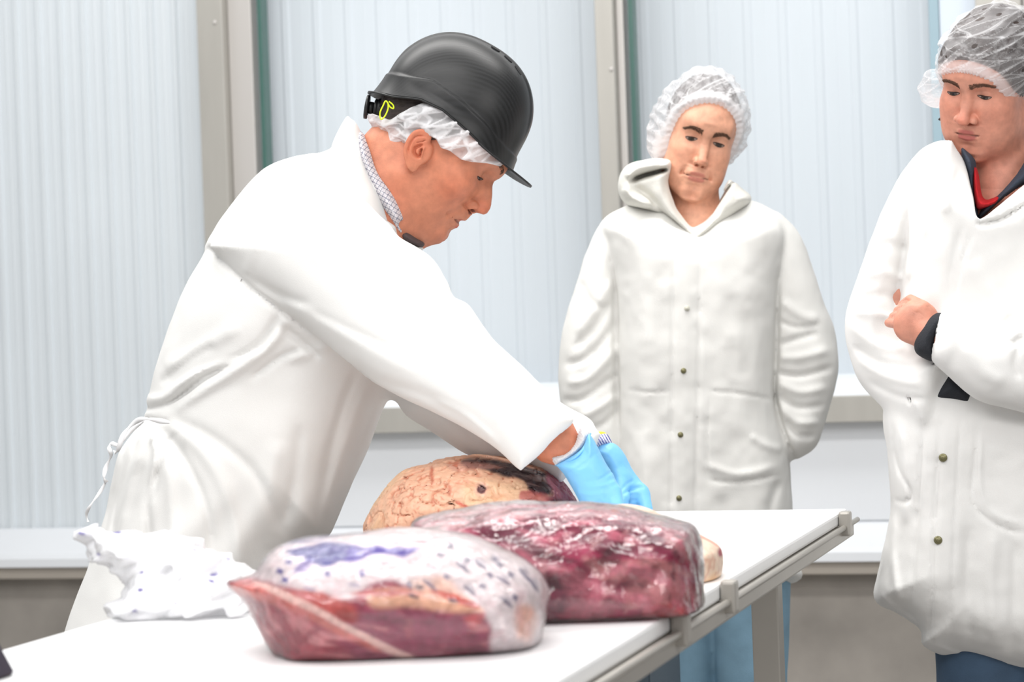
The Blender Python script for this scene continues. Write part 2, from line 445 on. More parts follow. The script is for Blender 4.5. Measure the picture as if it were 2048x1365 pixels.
link('cross_beam', box(TX0+.03, TX1-.03, 3.53, 3.57, TZ-.07, TZ-.025, .002), M_steel, tb, smooth=False)
# ------------------------------------------------------------------ heads
class Frame:
    """local frame: origin o, rows of B = lateral, forward, up; uniform scale s"""
    def __init__(s, o, B, sc_, lat=1.): s.o = V3(o); s.B = V3(B); s.s = f32(sc_); s.k = V3((sc_*lat, sc_, sc_))
    def loc(s, P): return ((P-s.o)@s.B.T)/s.k
    def glo(s, q): return np.asarray(s.o, float)+((np.asarray(q, float)*s.k.astype(float))@s.B.astype(float))
def view_basis(yaw, pitch, roll):
    """basis of a head: yaw 0 faces the camera, +90 faces picture right; pitch down +; roll clockwise +"""
    y, p, r = radians(yaw), radians(pitch), radians(roll)
    X = RT; Y = UP; Z = -fwd                                    # towards viewer
    f = Z*cos(y)+X*sin(y); l = X*cos(y)-Z*sin(y); u = Y
    f2 = f*cos(p)-u*sin(p); u2 = u*cos(p)+f*sin(p)
    l3 = l*cos(r)-u2*sin(r); u3 = u2*cos(r)+l*sin(r)
    return np.array([l3, f2, u3])
HP = dict(mc=0., mz=0., mw=1., cheek=0, nose=1., jaw=1., lip=1., ears=1., chin=0., open=0., sock=1.)
def _c2(u, v):
    a_ = (790+u/7.585-857)/1365.; b_ = -(240+v/7.585-307)/1365.
    return ((a_*.7815-b_*.6239)*5000, (a_*.6239+b_*.7815)*5000)
_f5 = F/5000
ear_s = Sil([_c2(*p) for p in [(640, 300), (600, 245), (540, 222), (450, 222), (375, 255), (305, 335), (252, 440), (228, 540), (235, 640), (262, 740), (310, 825), (365, 850), (420, 815), (455, 745), (500, 650), (520, 560), (560, 470), (630, 380)]], _f5, pad=90, step=2)
_ear_lo = np.array([min(_c2(*p)[0] for p in [(228, 540), (540, 222), (365, 850), (640, 300)])-90, min(_c2(*p)[1] for p in [(228, 540), (365, 850), (640, 300)])-60])
_E = lambda pts: [_c2(*p) for p in pts]
ear_h = Folds(_ear_lo, _ear_lo+np.array([380, 480]), [
    (_E([(600, 420), (600, 320), (545, 262), (450, 258), (375, 300), (315, 385), (272, 480), (258, 560), (268, 650)]), 8, 3.2),
    (_E([(560, 330), (480, 320), (400, 345), (345, 420), (305, 520), (300, 600)]), 6, -3.0),
    (_E([(540, 350), (470, 365), (400, 400), (350, 470), (330, 560), (360, 650), (430, 680)]), 7, 2.0),
    (_E([(560, 380), (500, 405), (420, 420)]), 4, -3.5),
    (_E([(520, 440), (470, 460), (400, 500), (390, 570), (440, 620), (480, 600)]), 11, -6.5),
    (_E([(500, 500), (480, 560), (470, 620)]), 7, -7.5),
    (_E([(545, 480), (510, 560), (490, 650)]), 6, 2.5),
    (_E([(340, 720), (370, 790), (420, 760)]), 12, 1.0)], step=2)
def tri(v): return 2*np.abs(v-np.floor(v+.5))
_cd = np.random.RandomState(4).normal(size=(7, 3)); _cd /= np.linalg.norm(_cd, axis=1)[:, None]
def crumple(P, s_, sd):
    W = noise(P, s_*.7, sd)*.55; r = 0
    for i, (m_, a_) in enumerate(((1, .5), (1.15, .5), (1.9, .3), (2.3, .25), (3.9, .12))):
        r = r+a_*(1-2*tri((P@V3(_cd[(i+sd) % 7]))*s_*m_+W*m_+sd))
    return r*.6
def facets(P, s_, sd, n=5):
    """creased tissue: brightness 0..1 of flat facets and bright crease lines, and a height"""
    W = np.stack([noise(P, s_*.5, sd+k) for k in range(3)], 1)*(.35/s_); Q = P+W; h = np.zeros(len(P), f32); idx = np.zeros(len(P), np.int64); e = np.full(len(P), 9., f32)
    for i in range(n):
        u = (Q@V3(_cd[(i+sd) % 7]))*s_*(1+.23*i)+.37*i; fl = np.floor(u); fr_ = u-fl; idx = idx*31+fl.astype(np.int64)
        e = np.minimum(e, np.minimum(fr_, 1-fr_)); h = h+(1-2*tri(u))/n
    r = _hash(idx, idx*7, idx*13)
    return r, e, h
def cranium(q, off=0., lat=1.):
    x = np.abs(q[:, 0]); p = np.stack([x, q[:, 1], q[:, 2]], 1)
    d = ell(p, (0, -.008, .052), (.077*lat, .100, .084))
    d = smin(d, ell(p, (0, .040, .052), (.064*lat, .056, .056)), .03)
    return d-off
def head_local(q, k):
    x = np.abs(q[:, 0]); y = q[:, 1]; z = q[:, 2]
    if k.get('prof') is not None:
        zz, dl = k['prof']; y = (y-np.interp(z, zz, dl)*np.exp(-(x/.019)**2)*sstep(y, .03, .07)).astype(f32)
    p = np.stack([x, y, z], 1)
    d = cranium(q)
    d = smin(d, ell(p, (0, .034, -.008), (.063, .060, .062)), .03)
    j = k['jaw']; c = k['cheek']
    jaw = chain(p, [(.050*j, .000, -.048), (.040*j, .040, -.068), (.012, .078, -.081-k['chin'])], [.020, .017, .0165])
    d = smin(d, jaw, .03)
    d = smin(d, ell(p, (0, .036, -.050), (.047*j, .052, .040)), .03)
    d = smin(d, ell(p, (0, .079, -.080-k['chin']), (.021, .0175, .0165)), .015)
    d = smin(d, ell(p, (.043, .060, -.006), (.020, .022, .016)), .025)
    if c: d = smin(d, ell(p, (.040, .050, -.042), (.024, .028, .026+.01*c))-.004*c, .03)
    d = smin(d, cone(p, (0.004, .091, .046), (.042, .080, .052), .0095, .009), .018)       # brow
    d = smax(d, -ell(p, (.031, .103, .0235), (.0185, .0185*k['sock'], .0125)), .016)          # sockets
    # eyes: lids over the ball
    d = smin(d, sph(p, (.0315, .0715, k.get('ez', .0205)), .0139), .003)
    d = smax(d, -chain(p, [(.019, .092, .0275), (.030, .0925, .0335), (.044, .083, .0275)], [.0010, .0012, .0008]), .003)
    nz = k['nose']
    d = smin(d, chain(p, [(0, .091, .034), (0, .0985, .016), (0, .1125*1.0+.0*nz, -.0125)], [.0060, .0064, .0085]), .009)
    d = smin(d, ell(p, (0, .094, -.004), (.0105, .020, .024)), .008)
    d = smin(d, sph(p, (0, .1145+.001*(nz-1), -.0165), .0098*nz), .006)
    d = smin(d, ell(p, (.0115*nz, .1010, -.0195), (.0078*nz, .0100, .0080)), .0035)
    d = smin(d, cone(p, (0, .098, -.028), (0, .112, -.023), .0045, .004), .004)
    d = smax(d, -ell(p, (.0068*nz, .1055, -.0285), (.0034, .0062, .0045)), .002)
    d = smin(d, ell(p, (0, .072, -.044), (.029, .0265, .022)), .014)                       # muzzle
    L = k['lip']; o = k['open']; p_ = p; p = (p-np.array([0, 0, k['mz']], f32))/np.array([k['mw'], 1, 1], f32)
    up = chain(p, [(0, .0975, -.0415), (.010, .0960, -.0408), (.024, .0855, -.0468+k['mc'])], [.0045*L, .0048*L, .0018])
    lo = chain(p, [(0, .0965, -.0535-o), (.012, .0930, -.0522-o), (.023, .0850, -.0478+k['mc'])], [.0058*L, .0052*L, .0018])
    d = smin(d, up, .004); d = smin(d, lo, .004)
    d = smax(d, -chain(p, [(0, .1045, -.0478-o*.5), (.013, .0985, -.0476-o*.5), (.026, .087, -.0475+k['mc'])], [.0013+o*.5, .0012+o*.4, .0008]), .002)
    p = p_
    d = smax(d, -cone(p, (0, .1045, -.033), (0, .104, -.029), .0012, .0012), .003)
    d = smax(d, -ell(p, (0, .103, -.0655-k['chin']*.5), (.016, .0085, .0045)), .008)
    if k['cheek'] < 1: d = smax(d, -chain(p, [(.017, .1045, -.019), (.029, .0932, -.036), (.034, .0842, -.050)], [.0009, .0012, .0008]), .009)  # nasolabial
    if k['ears']:
        U_, W_ = y*5000, z*5000
        c = x-(.0790-.34*(y-.002)+.0*z)
        hgt = ear_h(U_, W_)
        ea = inflate(ear_s(U_, W_), c, .0034, .0036)
        ea = smin(ea, ell(p, (.073, .000, -.006), (.012, .016, .020)), .006)
        ea = smax(ea, c-.0036-hgt, .0015)
        ea = smin(ea, inflate(ear_s(U_, W_)+.001, c-hgt*.5-.0008, .003, .0020+np.maximum(hgt, 0)), .002) if False else ea
        d = smin(d, ea*1., .006)
    return d
def face_details(fr, k, parent, iris, browc, eye_z=.0215, eye_y=.0715, open_=.0024, gaze=-.0035, brow_amt=1., seed=1, brow=None, sides=(-1, 1), lashw=.0007, brow_w=1.):
    Me = bpy.data.materials.get('eye_white') or mat('eye_white', (.6, .5, .45), .15, vcol=True)
    Mb = mat('eyebrow_hair', browc, .6); Ml = bpy.data.materials.get('lash_hair') or mat('lash_hair', srgb(46, 30, 26), .6)
    rs = np.random.RandomState(seed)
    def surf(x, z, y0=.13):
        ys = np.linspace(y0, .03, 260); q = np.stack([ys*0+x, ys, ys*0+z], 1).astype(f32); d = head_local(q, k); i = np.argmax(d < 0); return ys[i]
    for sd in sides:
        c = np.array([.0315, eye_y, eye_z]); r = .0142; nx, nz_ = 28, 8; V = []; C = []; Q = []; up = []; lo = []
        GX = []
        for i in range(nx+1):
            ex = -.0135+.027*i/nx; w_ = open_*(1-(ex/.0137)**2)**.8; m_ = gaze+.0018*(ex/.0125)**2-.05*ex
            for j in range(nz_+1): GX.append((c[0]+ex, c[2]+m_-w_+2*w_*j/nz_))
        GX = np.array(GX); yy = np.full(len(GX), .050)
        ysc = np.linspace(.096, .055, 165); qq = np.stack(np.broadcast_arrays(GX[:, :1], ysc[None], GX[:, 1:]), -1).reshape(-1, 3).astype(f32)
        dq = head_local(qq, k).reshape(len(GX), -1); ii = np.argmax(dq < 0, 1); yy = ysc[ii]; gi = 0
        for i in range(nx+1):
            ex = -.0135+.027*i/nx; w_ = open_*(1-(ex/.0137)**2)**.8; m_ = gaze+.0018*(ex/.0125)**2-.05*ex
            for j in range(nz_+1):
                ez = m_-w_+2*w_*j/nz_; ey = yy[gi]-c[1]+.0003; gi += 1
                V.append(fr.glo((sd*(c[0]+ex), c[1]+ey+.0002, c[2]+ez)))
                dd = math.hypot(ex, ez-(gaze-.0012)); C.append((.02, .014, .012) if dd < .003 else (iris if dd < .0072 else (.40, .30, .26)))
                if j in (0, nz_): (lo if j == 0 else up).append(fr.glo((sd*(c[0]+ex), c[1]+ey+.0004, c[2]+ez)))
        for i in range(nx):
            for j in range(nz_):
                a_ = i*(nz_+1)+j; q = (a_, a_+nz_+1, a_+nz_+2, a_+1); Q.append(q if sd < 0 else q[::-1])
        me = pydata(V, Q); setcol(me, C); link('eye', me, Me, parent)
        s_ = float(fr.s)
        link('eyelashes', joinme([tube(up, [lashw*s_*(.4+.9*sin(pi*i/nx)) for i in range(nx+1)], 6), tube(lo, [lashw*.45*s_]*(nx+1), 5)]), Ml, parent)
        mes = []
        bl = brow or [(.012, .0435), (.026, .0495), (.040, .0505), (.051, .0455)]; bl = spline(bl, 12)
        for n_ in range(int(150*brow_amt)):
            t = rs.rand(); i = int(t*(len(bl)-1)); bx, bz = bl[i]; wd = (.0042*(1-.75*t)+.0006)*brow_w; off = rs.uniform(-wd, wd); x0, z0 = bx+rs.uniform(-.001, .001), bz+off
            ln = .0065*(.7+.5*rs.rand()); an = radians(60-75*t+rs.uniform(-14, 14)); x1, z1 = x0+ln*cos(an)*.9, z0+ln*sin(an)*.5-off*.5
            y0_, y1_ = surf(x0, z0), surf(x1, z1); ym = max(y0_, y1_)*.5+(y0_+y1_)*.25+.0004
            mes.append(tube([fr.glo((sd*x0, y0_-.0004, z0)), fr.glo((sd*(x0+x1)/2, ym+.0006, (z0+z1)/2)), fr.glo((sd*x1, y1_+.0006, z1))], [.00042*s_, .0003*s_, .0001*s_], 3))
        link('eyebrow', joinme(mes), Mb, parent)
def fit_profile(k, pts):
    """offsets that bring the middle profile of a head onto the points (y, z)"""
    pts = sorted(pts, key=lambda p: p[1]); zz = np.linspace(-.098, .06, 80); want = np.interp(zz, [p[1] for p in pts], [p[0] for p in pts])
    ys = np.linspace(.14, .04, 400); got = []
    k0 = dict(k); k0['prof'] = None
    for z in zz:
        d = head_local(np.stack([ys*0, ys, ys*0+z], 1).astype(f32), k0); i = np.argmax(d < 0); got.append(ys[i] if d[i] < 0 else want[len(got)])
    dl = want-np.array(got); dl *= sstep(zz, -.098, -.088)*(1-sstep(zz, .05, .06))
    k['prof'] = (zz, dl)
def head_color(q, k, skin, redness=1., lipc=None, stub=0., browc=(.05, .03, .02), brow=1., warm=0.):
    x = np.abs(q[:, 0]); y = q[:, 1]; z = q[:, 2]; p = np.stack([x, y, z], 1).astype(f32)
    C = np.tile(np.array(skin), (len(q), 1)); fr = y > .03
    n = fbm(q.astype(f32), 120, 2, 3); n2 = fbm(q.astype(f32), 35, 2, 5)
    R = np.array(skin)*np.array([1.02, .62, .55])
    blot = lambda c, r: np.exp(-((p-np.array(c))**2).sum(1)/(r*r))
    m = .55*blot((.045, .06, -.012), .026)+.6*blot((0, .115, -.016), .016)+.35*blot((0, .09, -.085), .02)+.45*blot((.084, -.013, .005), .03)+.3*blot((.03, -.01, -.09), .06)
    m = np.clip(m*redness+.10*n2*redness, 0, .9); C = mixc(C, m, R)
    C = C*(1+.06*n)[:, None]
    if stub:
        s = sstep(-z, .015, .04)*sstep(y, -.01, .03)*(1-blot((0, .1, -.047), .016))*stub*(.7+.3*n); s = np.clip(s, 0, 1)
        C = mixc(C, s, np.array(skin)*np.array([.62, .58, .62]))
    # lips
    o = k['open']; p0 = p; p = ((p-np.array([0, 0, k['mz']], f32))/np.array([k['mw'], 1, 1], f32)).astype(f32)
    up = chain(p, [(0, .0985, -.0422), (.010, .0965, -.0418), (.023, .086, -.0468+k['mc'])], [.0045, .0042, .001])
    lo = chain(p, [(0, .0975, -.0535-o), (.012, .0935, -.0522-o), (.022, .085, -.048+k['mc'])], [.0055, .0045, .001])
    l = 1-sstep(np.minimum(up, lo), -.0012, .0010)
    C = mixc(C, l*.85, lipc if lipc is not None else np.array(skin)*np.array([.86, .42, .42]))
    sl = chain(p, [(0, .101, -.0478-o*.5), (.013, .097, -.0476-o*.5), (.025, .087, -.0475+k['mc'])], [.0012, .001, .0003])
    C = mixc(C, (1-sstep(sl, 0, .0016))*.8, (.10, .02, .02))
    p = p0
    # brow hair
    b = chain(p, [(.012, .095, .0435), (.026, .093, .0495), (.040, .084, .0505), (.050, .072, .0455)], [.0040, .0042, .0032, .0012])
    bm_ = (1-sstep(b, -.0005, .0035))*(.75+.3*noise(q.astype(f32)*np.array([1, 1, .25], f32), 900, 8))*fr
    C = mixc(C, np.clip(bm_*brow*.5, 0, 1), browc)
    nos = 1-sstep(ell(p, (.0068*k['nose'], .1045, -.0280), (.0038, .0062, .0050)), -.0005, .0008)
    C = mixc(C, nos*.85, (.10, .025, .02))
    return C

SKIN_M = srgb(204, 134, 104)
SKIN_W = srgb(222, 164, 136)
SKIN_R = srgb(208, 146, 124)
M_skin = mat('skin', SKIN_M, .48, vcol=True, var=.16, vscale=70, bump=.3, bscale=600, sss=.05, spec=.4)
M_coat = mat('lab_coat_cotton', (.775, .77, .755), .85, bump=.25, bscale=700, spec=.2)
M_coat2 = mat('quilted_coat_cotton', (.765, .76, .735), .85, bump=.25, bscale=500, spec=.2)

def net_mat(name, op_lo, op_hi, scale, tint=(.93, .93, .95)):
    """gauzy spun-bonded hair net: pleated semi-clear cloth"""
    m = bpy.data.materials.new(name); m.use_nodes = True; nt = m.node_tree; N = nt.nodes; L = nt.links; N.clear()
    out = N.new('ShaderNodeOutputMaterial'); tr = N.new('ShaderNodeBsdfTransparent'); df = N.new('ShaderNodeBsdfDiffuse'); tl = N.new('ShaderNodeBsdfTranslucent')
    df.inputs[0].default_value = (*tint, 1); tl.inputs[0].default_value = (*tint, 1)
    m0 = N.new('ShaderNodeMixShader'); m0.inputs[0].default_value = .35; L.new(df.outputs[0], m0.inputs[1]); L.new(tl.outputs[0], m0.inputs[2])
    a = N.new('ShaderNodeVertexColor'); a.layer_name = 'Col'; tc = N.new('ShaderNodeTexCoord')
    n = N.new('ShaderNodeTexNoise'); n.inputs['Scale'].default_value = scale; n.inputs['Detail'].default_value = 5; n.inputs['Roughness'].default_value = .65; n.inputs['Distortion'].default_value = .3
    L.new(tc.outputs['Object'], n.inputs[0])
    mr = N.new('ShaderNodeMapRange'); mr.inputs[1].default_value = .42; mr.inputs[2].default_value = .66; mr.inputs[3].default_value = op_lo; mr.inputs[4].default_value = op_hi
    L.new(n.outputs[0], mr.inputs[0]); sp = N.new('ShaderNodeSeparateColor'); L.new(a.outputs[0], sp.inputs[0])
    mx = N.new('ShaderNodeMath'); mx.operation = 'MAXIMUM'; L.new(mr.outputs[0], mx.inputs[0]); L.new(sp.outputs[0], mx.inputs[1])
    m1 = N.new('ShaderNodeMixShader'); L.new(mx.outputs[0], m1.inputs[0]); L.new(tr.outputs[0], m1.inputs[1]); L.new(m0.outputs[0], m1.inputs[2])
    L.new(m1.outputs[0], out.inputs[0]); return m
M_net = net_mat('hair_net_gauze', .22, .85, 45)
M_netd = net_mat('hair_net_gauze_folded', .1, .45, 90)
M_hair = mat('dark_brown_hair', srgb(58, 46, 42), .5, bump=.6, bscale=160, var=.4, vscale=60, stretch=(1, 1, 5))
M_hairw = mat('brown_hair', srgb(74, 62, 58), .5, bump=.6, bscale=160, var=.4, vscale=60, stretch=(1, 1, 5))

# ------------------------------------------------------------------ the man in the hard hat
DM = 3.80
man = empty('person', (*at(430, 1200, DM)[:2], 0), 'man in black hard hat and white coat bending over the table in blue gloves', 'person')
B_m = view_basis(86, 38.6, 0)
head_m = Frame(at(857, 307, DM), B_m, 1.10)
KM = dict(HP, nose=1.02, open=.0018, lip=.9, mz=-.003)
_pp = [(1006.2, 352), (1001, 358), (987.8, 362.6), (985, 372), (984.5, 391.6), (982.5, 411.4), (979.8, 419), (974.6, 427), (968, 430), (953.5, 425.7), (944.3, 428.3), (937.7, 436.2), (933.7, 440.5), (929.8, 442), (921, 441), (917.9, 444.8), (918.5, 450.7), (914, 456.3), (899, 459.6), (896, 466.6), (894, 474.5), (887.6, 481), (880, 484)]
def _tol(p):
    a_ = (p[0]-857)/1365.; b_ = -(p[1]-307)/1365.; return (a_*.7815-b_*.6239, a_*.6239+b_*.7815)
fit_profile(KM, [_tol(p) for p in _pp])
neck_a = head_m.glo((0, -.030, -.035)); neck_b = at(742, 428, DM)
near_wr = at(1112, 884, 3.43); far_wr = at(1172, 888, 3.59)
def man_head(P):
    q = head_m.loc(P); d = head_local(q, KM)*head_m.s
    n = cone(P, neck_a, neck_b, .066, .076)
    n = smin(n, cone(P, head_m.glo((0, .03, -.075)), at(800, 452, DM), .038, .05), .04)
    d = smin(d, n, .025)
    # sternomastoid & collar hollow
    return smax(d, ((P-V3(at(722, 446, DM)))@V3(RT*-.79-UP*.61)), .01)
def man_head_col(P):
    return head_color(head_m.loc(P), KM, SKIN_M, 1.15, stub=.30, browc=srgb(92, 62, 46), brow=.8)
c0 = head_m.glo((0, 0, 0))
me1, _ = sdf_mesh(man_head, c0-np.array([.24, .2, .3]), c0+np.array([.2, .2, .22]), .0015, man_head_col)
sh_n, el_n = at(640, 480, 3.68), at(880, 690, 3.56)
sh_f, el_f = at(660, 480, 3.95), at(900, 790, 3.76)
hipz = .95
def man_body(P):
    d = chain(P, [at(742, 430, DM), at(700, 470, DM)], [.07, .08])
    d = smin(d, chain(P, [at(630, 480, DM-.09), at(560, 700, DM-.05), at(480, 930, DM-.05)], [.08, .09, .09]), .06)
    d = smin(d, chain(P, [at(630, 480, DM+.09), at(560, 700, DM+.05), at(480, 930, DM+.05)], [.08, .09, .09]), .06)
    for s, e, wr in ((sh_n, el_n, near_wr), (sh_f, el_f, far_wr)):
        d = smin(d, chain(P, [s, e, wr], [.05, .042, (.034 if wr is near_wr else .024)]), .03)
        d = smin(d, cone(P, wr, wr+(wr-e)/np.linalg.norm(wr-e)*.012, (.034 if wr is near_wr else .024), .022), .01)
    for sg in (-1, 1):
        hp = at(440, 1100, DM+.02+sg*.07); hx, hy = hp[0], hp[1]
        d = smin(d, chain(P, [hp, (hx-.02, hy, .50), (hx-.05, hy, .09)], [.06, .055, .042]), .03)
        d = smin(d, cone(P, (hx-.05, hy, .06), (hx+.06, hy, .04), .03, .025), .02)
    return d
wl = np.minimum(at(150, 1250, DM+.2), at(1200, 250, DM-.3)); wh = np.maximum(at(150, 1250, DM+.2), at(1200, 250, DM-.3))
me2, P2 = sdf_mesh(man_body, (-2.0, 3.0, 0), (.05, 4.4, 1.75), .008)
C2 = np.tile(np.array(SKIN_M), (len(P2), 1)); n_ = fbm(P2, 40, 2, 9); C2 = mixc(C2, np.clip(.25+.3*n_, 0, 1), np.array(SKIN_M)*np.array([1, .66, .58])); setcol(me2, C2)
body = link('body', joinme([me1, me2]), M_skin, man)
face_details(head_m, KM, man, (.05, .035, .025), srgb(96, 66, 48), eye_z=.0205, open_=.0017, seed=3, lashw=.0010)

# coat
sil_torso = Sil([(693, 236), (668, 285), (640, 303), (590, 312), (530, 335), (482, 385), (440, 440), (411, 490), (408, 505), (372, 570), (338, 650), (308, 740), (287, 835),
                 (268, 862), (238, 905), (222, 965), (208, 1030), (180, 1120), (150, 1200), (120, 1290), (90, 1420), (75, 1560), (95, 1650), (250, 1665), (430, 1650), (520, 1560), (540, 1400), (560, 1230), (600, 1110), (650, 1080), (672, 1045), (700, 985), (735, 905), (775, 800),
                 (830, 740), (880, 640), (868, 560), (846, 512), (818, 494), (792, 462), (780, 425), (765, 375), (738, 318), (712, 250)], DM)
sil_narm = Sil([(560, 400), (640, 360), (715, 392), (765, 440), (800, 474), (832, 494), (860, 513), (882, 540), (906, 590), (938, 612), (985, 678), (1050, 738), (1102, 790), (1137, 831), (1145, 845), (1110, 880), (1080, 910), (1048, 936), (1036, 938),
                (985, 893), (930, 858), (870, 828), (775, 784), (735, 760), (690, 722), (640, 680), (600, 645), (560, 612), (500, 570), (470, 540), (440, 510), (420, 492), (450, 470), (500, 430)], 3.55)
sil_farm = Sil([(700, 640), (800, 640), (950, 700), (1060, 760), (1150, 822), (1204, 866), (1196, 880), (1165, 930), (1128, 962), (1105, 958), (1040, 932), (962, 917), (900, 890), (838, 846), (790, 805), (760, 770)], 3.78)
AX = np.array([560, 430.]), np.array([1090, 885.])
def arm_t(px, py):
    a, b = AX; ab = b-a; return np.clip(((px-a[0])*ab[0]+(py-a[1])*ab[1])/(ab@ab), -.2, 1.1).astype(f32)
fold_m = Folds((60, 200), (1260, 1700), [
    # back yoke and armhole
    ([(414, 492), (450, 528), (500, 575), (560, 620), (620, 665)], 5, -9), ([(420, 480), (460, 510), (510, 552)], 9, 4),
    ([(567, 462), (556, 490), (540, 520), (515, 570)], 3, -2.2), ([(560, 470), (545, 505), (525, 545)], 7, 1.5),
    ([(560, 628), (520, 690), (455, 730), (390, 770), (330, 820)], 9, -7), ([(575, 640), (530, 700), (465, 745), (400, 785), (350, 822)], 11, 7),
    ([(520, 700), (480, 720), (400, 745), (325, 790)], 7, 5), ([(430, 690), (380, 720), (320, 770)], 9, -4), ([(480, 650), (400, 700), (330, 740)], 14, 4),
    ([(560, 650), (610, 690), (640, 715)], 9, -8), ([(570, 720), (640, 700), (680, 668)], 10, 4), ([(600, 700), (560, 715), (500, 760)], 6, -5),
    ([(720, 730), (690, 800), (660, 900), (640, 1000)], 10, -4), ([(760, 780), (725, 870), (690, 960), (660, 1050)], 9, -4), ([(740, 760), (705, 850), (672, 950), (640, 1060)], 11, 4),
    # skirt folds below the tie
    ([(330, 845), (400, 900), (450, 980), (475, 1080), (490, 1200)], 14, 5), ([(320, 850), (370, 920), (410, 1010), (430, 1130)], 9, -4.5), ([(350, 840), (430, 880), (510, 950), (560, 1060)], 12, -4),
    ([(300, 850), (310, 900), (305, 960), (300, 1060)], 7, 7), ([(318, 930), (305, 980), (298, 1040), (300, 1150)], 8, -9), ([(300, 870), (275, 920), (255, 990), (235, 1080)], 10, 6),
    ([(280, 880), (258, 930), (235, 1010), (220, 1090)], 6, -6), ([(255, 890), (240, 950), (222, 1020), (200, 1110)], 7, -4), ([(330, 900), (340, 980), (345, 1080), (350, 1250)], 12, 5),
    ([(560, 880), (540, 980), (545, 1100)], 20, 4), ([(600, 850), (590, 950), (570, 1050)], 12, -3),
    # small gathers at the waist
    ([(288, 838), (310, 840), (340, 845)], 4, -4), ([(290, 800), (340, 790), (400, 740)], 8, 4), ([(285, 820), (330, 810), (390, 775)], 5, -4),
])
fold_a = Folds((380, 320), (1220, 980), [
    ([(600, 470), (650, 520), (740, 560)], 18, 3.5), ([(560, 600), (640, 640), (740, 700), (840, 750)], 16, 4), ([(620, 620), (700, 660), (790, 700)], 9, -3),
    ([(700, 720), (760, 760), (850, 790), (940, 840)], 12, -4), ([(820, 660), (880, 700), (960, 760)], 20, 4), ([(905, 600), (880, 650), (830, 690)], 13, -5), ([(938, 618), (915, 660), (860, 710)], 11, 4),
    ([(900, 560), (850, 610), (790, 640)], 14, 3.5), ([(985, 690), (960, 730), (900, 790)], 16, -3), ([(1000, 720), (1010, 780), (990, 850)], 12, 2.5),
    ([(500, 560), (560, 590), (620, 610)], 9, -4), ([(520, 470), (500, 520), (490, 550)], 10, 3), ([(735, 560), (760, 620), (800, 660)], 20, -3), ([(680, 430), (740, 470), (800, 500)], 16, -3),
    ([(650, 400), (720, 430), (800, 460)], 12, 2.5), ([(870, 800), (930, 830), (1000, 890)], 6, 3), ([(760, 480), (800, 540), (860, 590)], 14, 3),
    ([(1050, 760), (1075, 800), (1070, 860)], 14, -2)])
wrist_dir = (near_wr-el_n)/np.linalg.norm(near_wr-el_n)
def man_coat(P):
    px, py, dp = proj(P)
    nz = fbm(P, 9, 3, 21)
    fm = fold_m(px, py)
    s = sil_torso(px, py)
    T = .215-.04*sstep(py, 520, 820)+.02*sstep(py, 900, 1300)-.10*(1-sstep(py, 250, 350))
    R = .155-.09*(1-sstep(py, 250, 380))
    c = dp-f32(DM)
    d = inflate(s, c, R, T)*.9
    d = d-np.where(c < .02, fm, 0)*1.-nz*.0035*(s < .0)-.003*np.sin(px*.045+6*noise(P, 5, 2))*sstep(py, 900, 1050)*sstep(np.abs(c), .02, .1)
    t = arm_t(px, py)
    s2 = sil_narm(px, py); D2 = 3.66-.26*t; T2 = .105-.042*t
    c2 = dp-D2
    a = inflate(s2, c2, T2*.95, T2)-np.where(c2 < .01, fold_a(px, py), 0)-nz*.0025
    s3 = sil_farm(px, py); D3 = 3.98-.42*t; c3 = dp-D3
    b = inflate(s3, c3, T2*.9, T2)-nz*.003-.003*np.sin(px*.06-py*.09+5*noise(P, 7, 5))
    d = smin(d, b, .03); d = smin(d, a, .014)
    # openings: cuffs and neck
    d = smax(d, -cone(P, near_wr-wrist_dir*.10, near_wr+wrist_dir*.06, .030, .046), .006)
    fd = (far_wr-el_f)/np.linalg.norm(far_wr-el_f)
    d = smax(d, -cone(P, far_wr-fd*.10, far_wr+fd*.06, .030, .044), .006)
    d = smax(d, -cone(P, at(735, 470, DM), at(800, 300, DM), .050, .088), .006)
    return d
lo = np.array([-2.05, 3.05, .38]); hi = np.array([.02, 4.35, 1.60])
me, _ = sdf_mesh(man_coat, lo, hi, .0048)
coat = link('coat', me, M_coat, man)
# turned-up collar and lapel of the coat
def keep_largest(me):
    bm = bmesh.new(); bm.from_mesh(me); seen = set(); best = []
    for v0 in bm.verts:
        if v0 in seen: continue
        st = [v0]; seen.add(v0); comp = []
        while st:
            v = st.pop(); comp.append(v)
            for e in v.link_edges:
                w_ = e.other_vert(v)
                if w_ not in seen: seen.add(w_); st.append(w_)
        if len(comp) > len(best): best = comp
    k = set(best); bmesh.ops.delete(bm, geom=[v for v in bm.verts if v not in k], context='VERTS'); bm.to_mesh(me); bm.free()
def strip_solid(silpts, D, R, T, h, m, name, parent, inner=None, disp=None, label=None, color=None, e=2., ksm=.003):
    s = Sil(silpts, D)
    P0 = np.array([at(x, y, D+k) for x, y in silpts for k in (-T-.02, T+.02)])
    def f(P):
        px, py, dp = proj(P); d = inflate(s(px, py), dp-f32(D), R, T, e)
        if inner is not None: d = smax(d, -inner(P), ksm)
        if disp is not None: d = d-disp(P, px, py, dp)
        return d
    me, Q = sdf_mesh(f, P0.min(0)-.02, P0.max(0)+.02, h, color)
    keep_largest(me); return link(name, me, m, parent, label=label)
neck_c = lambda P: cone(P, at(700, 470, DM), at(830, 290, DM), .074, .078)
strip_solid([(691, 236), (702, 238), (716, 252), (736, 300), (752, 340), (772, 372), (792, 404), (775, 408), (757, 402), (775, 425), (800, 448), (805, 470), (830, 487), (848, 497), (830, 505), (780, 500), (720, 460), (680, 400), (660, 340), (664, 290)],
            DM, .035, .100, .003, M_coat, 'collar', man, inner=neck_c)
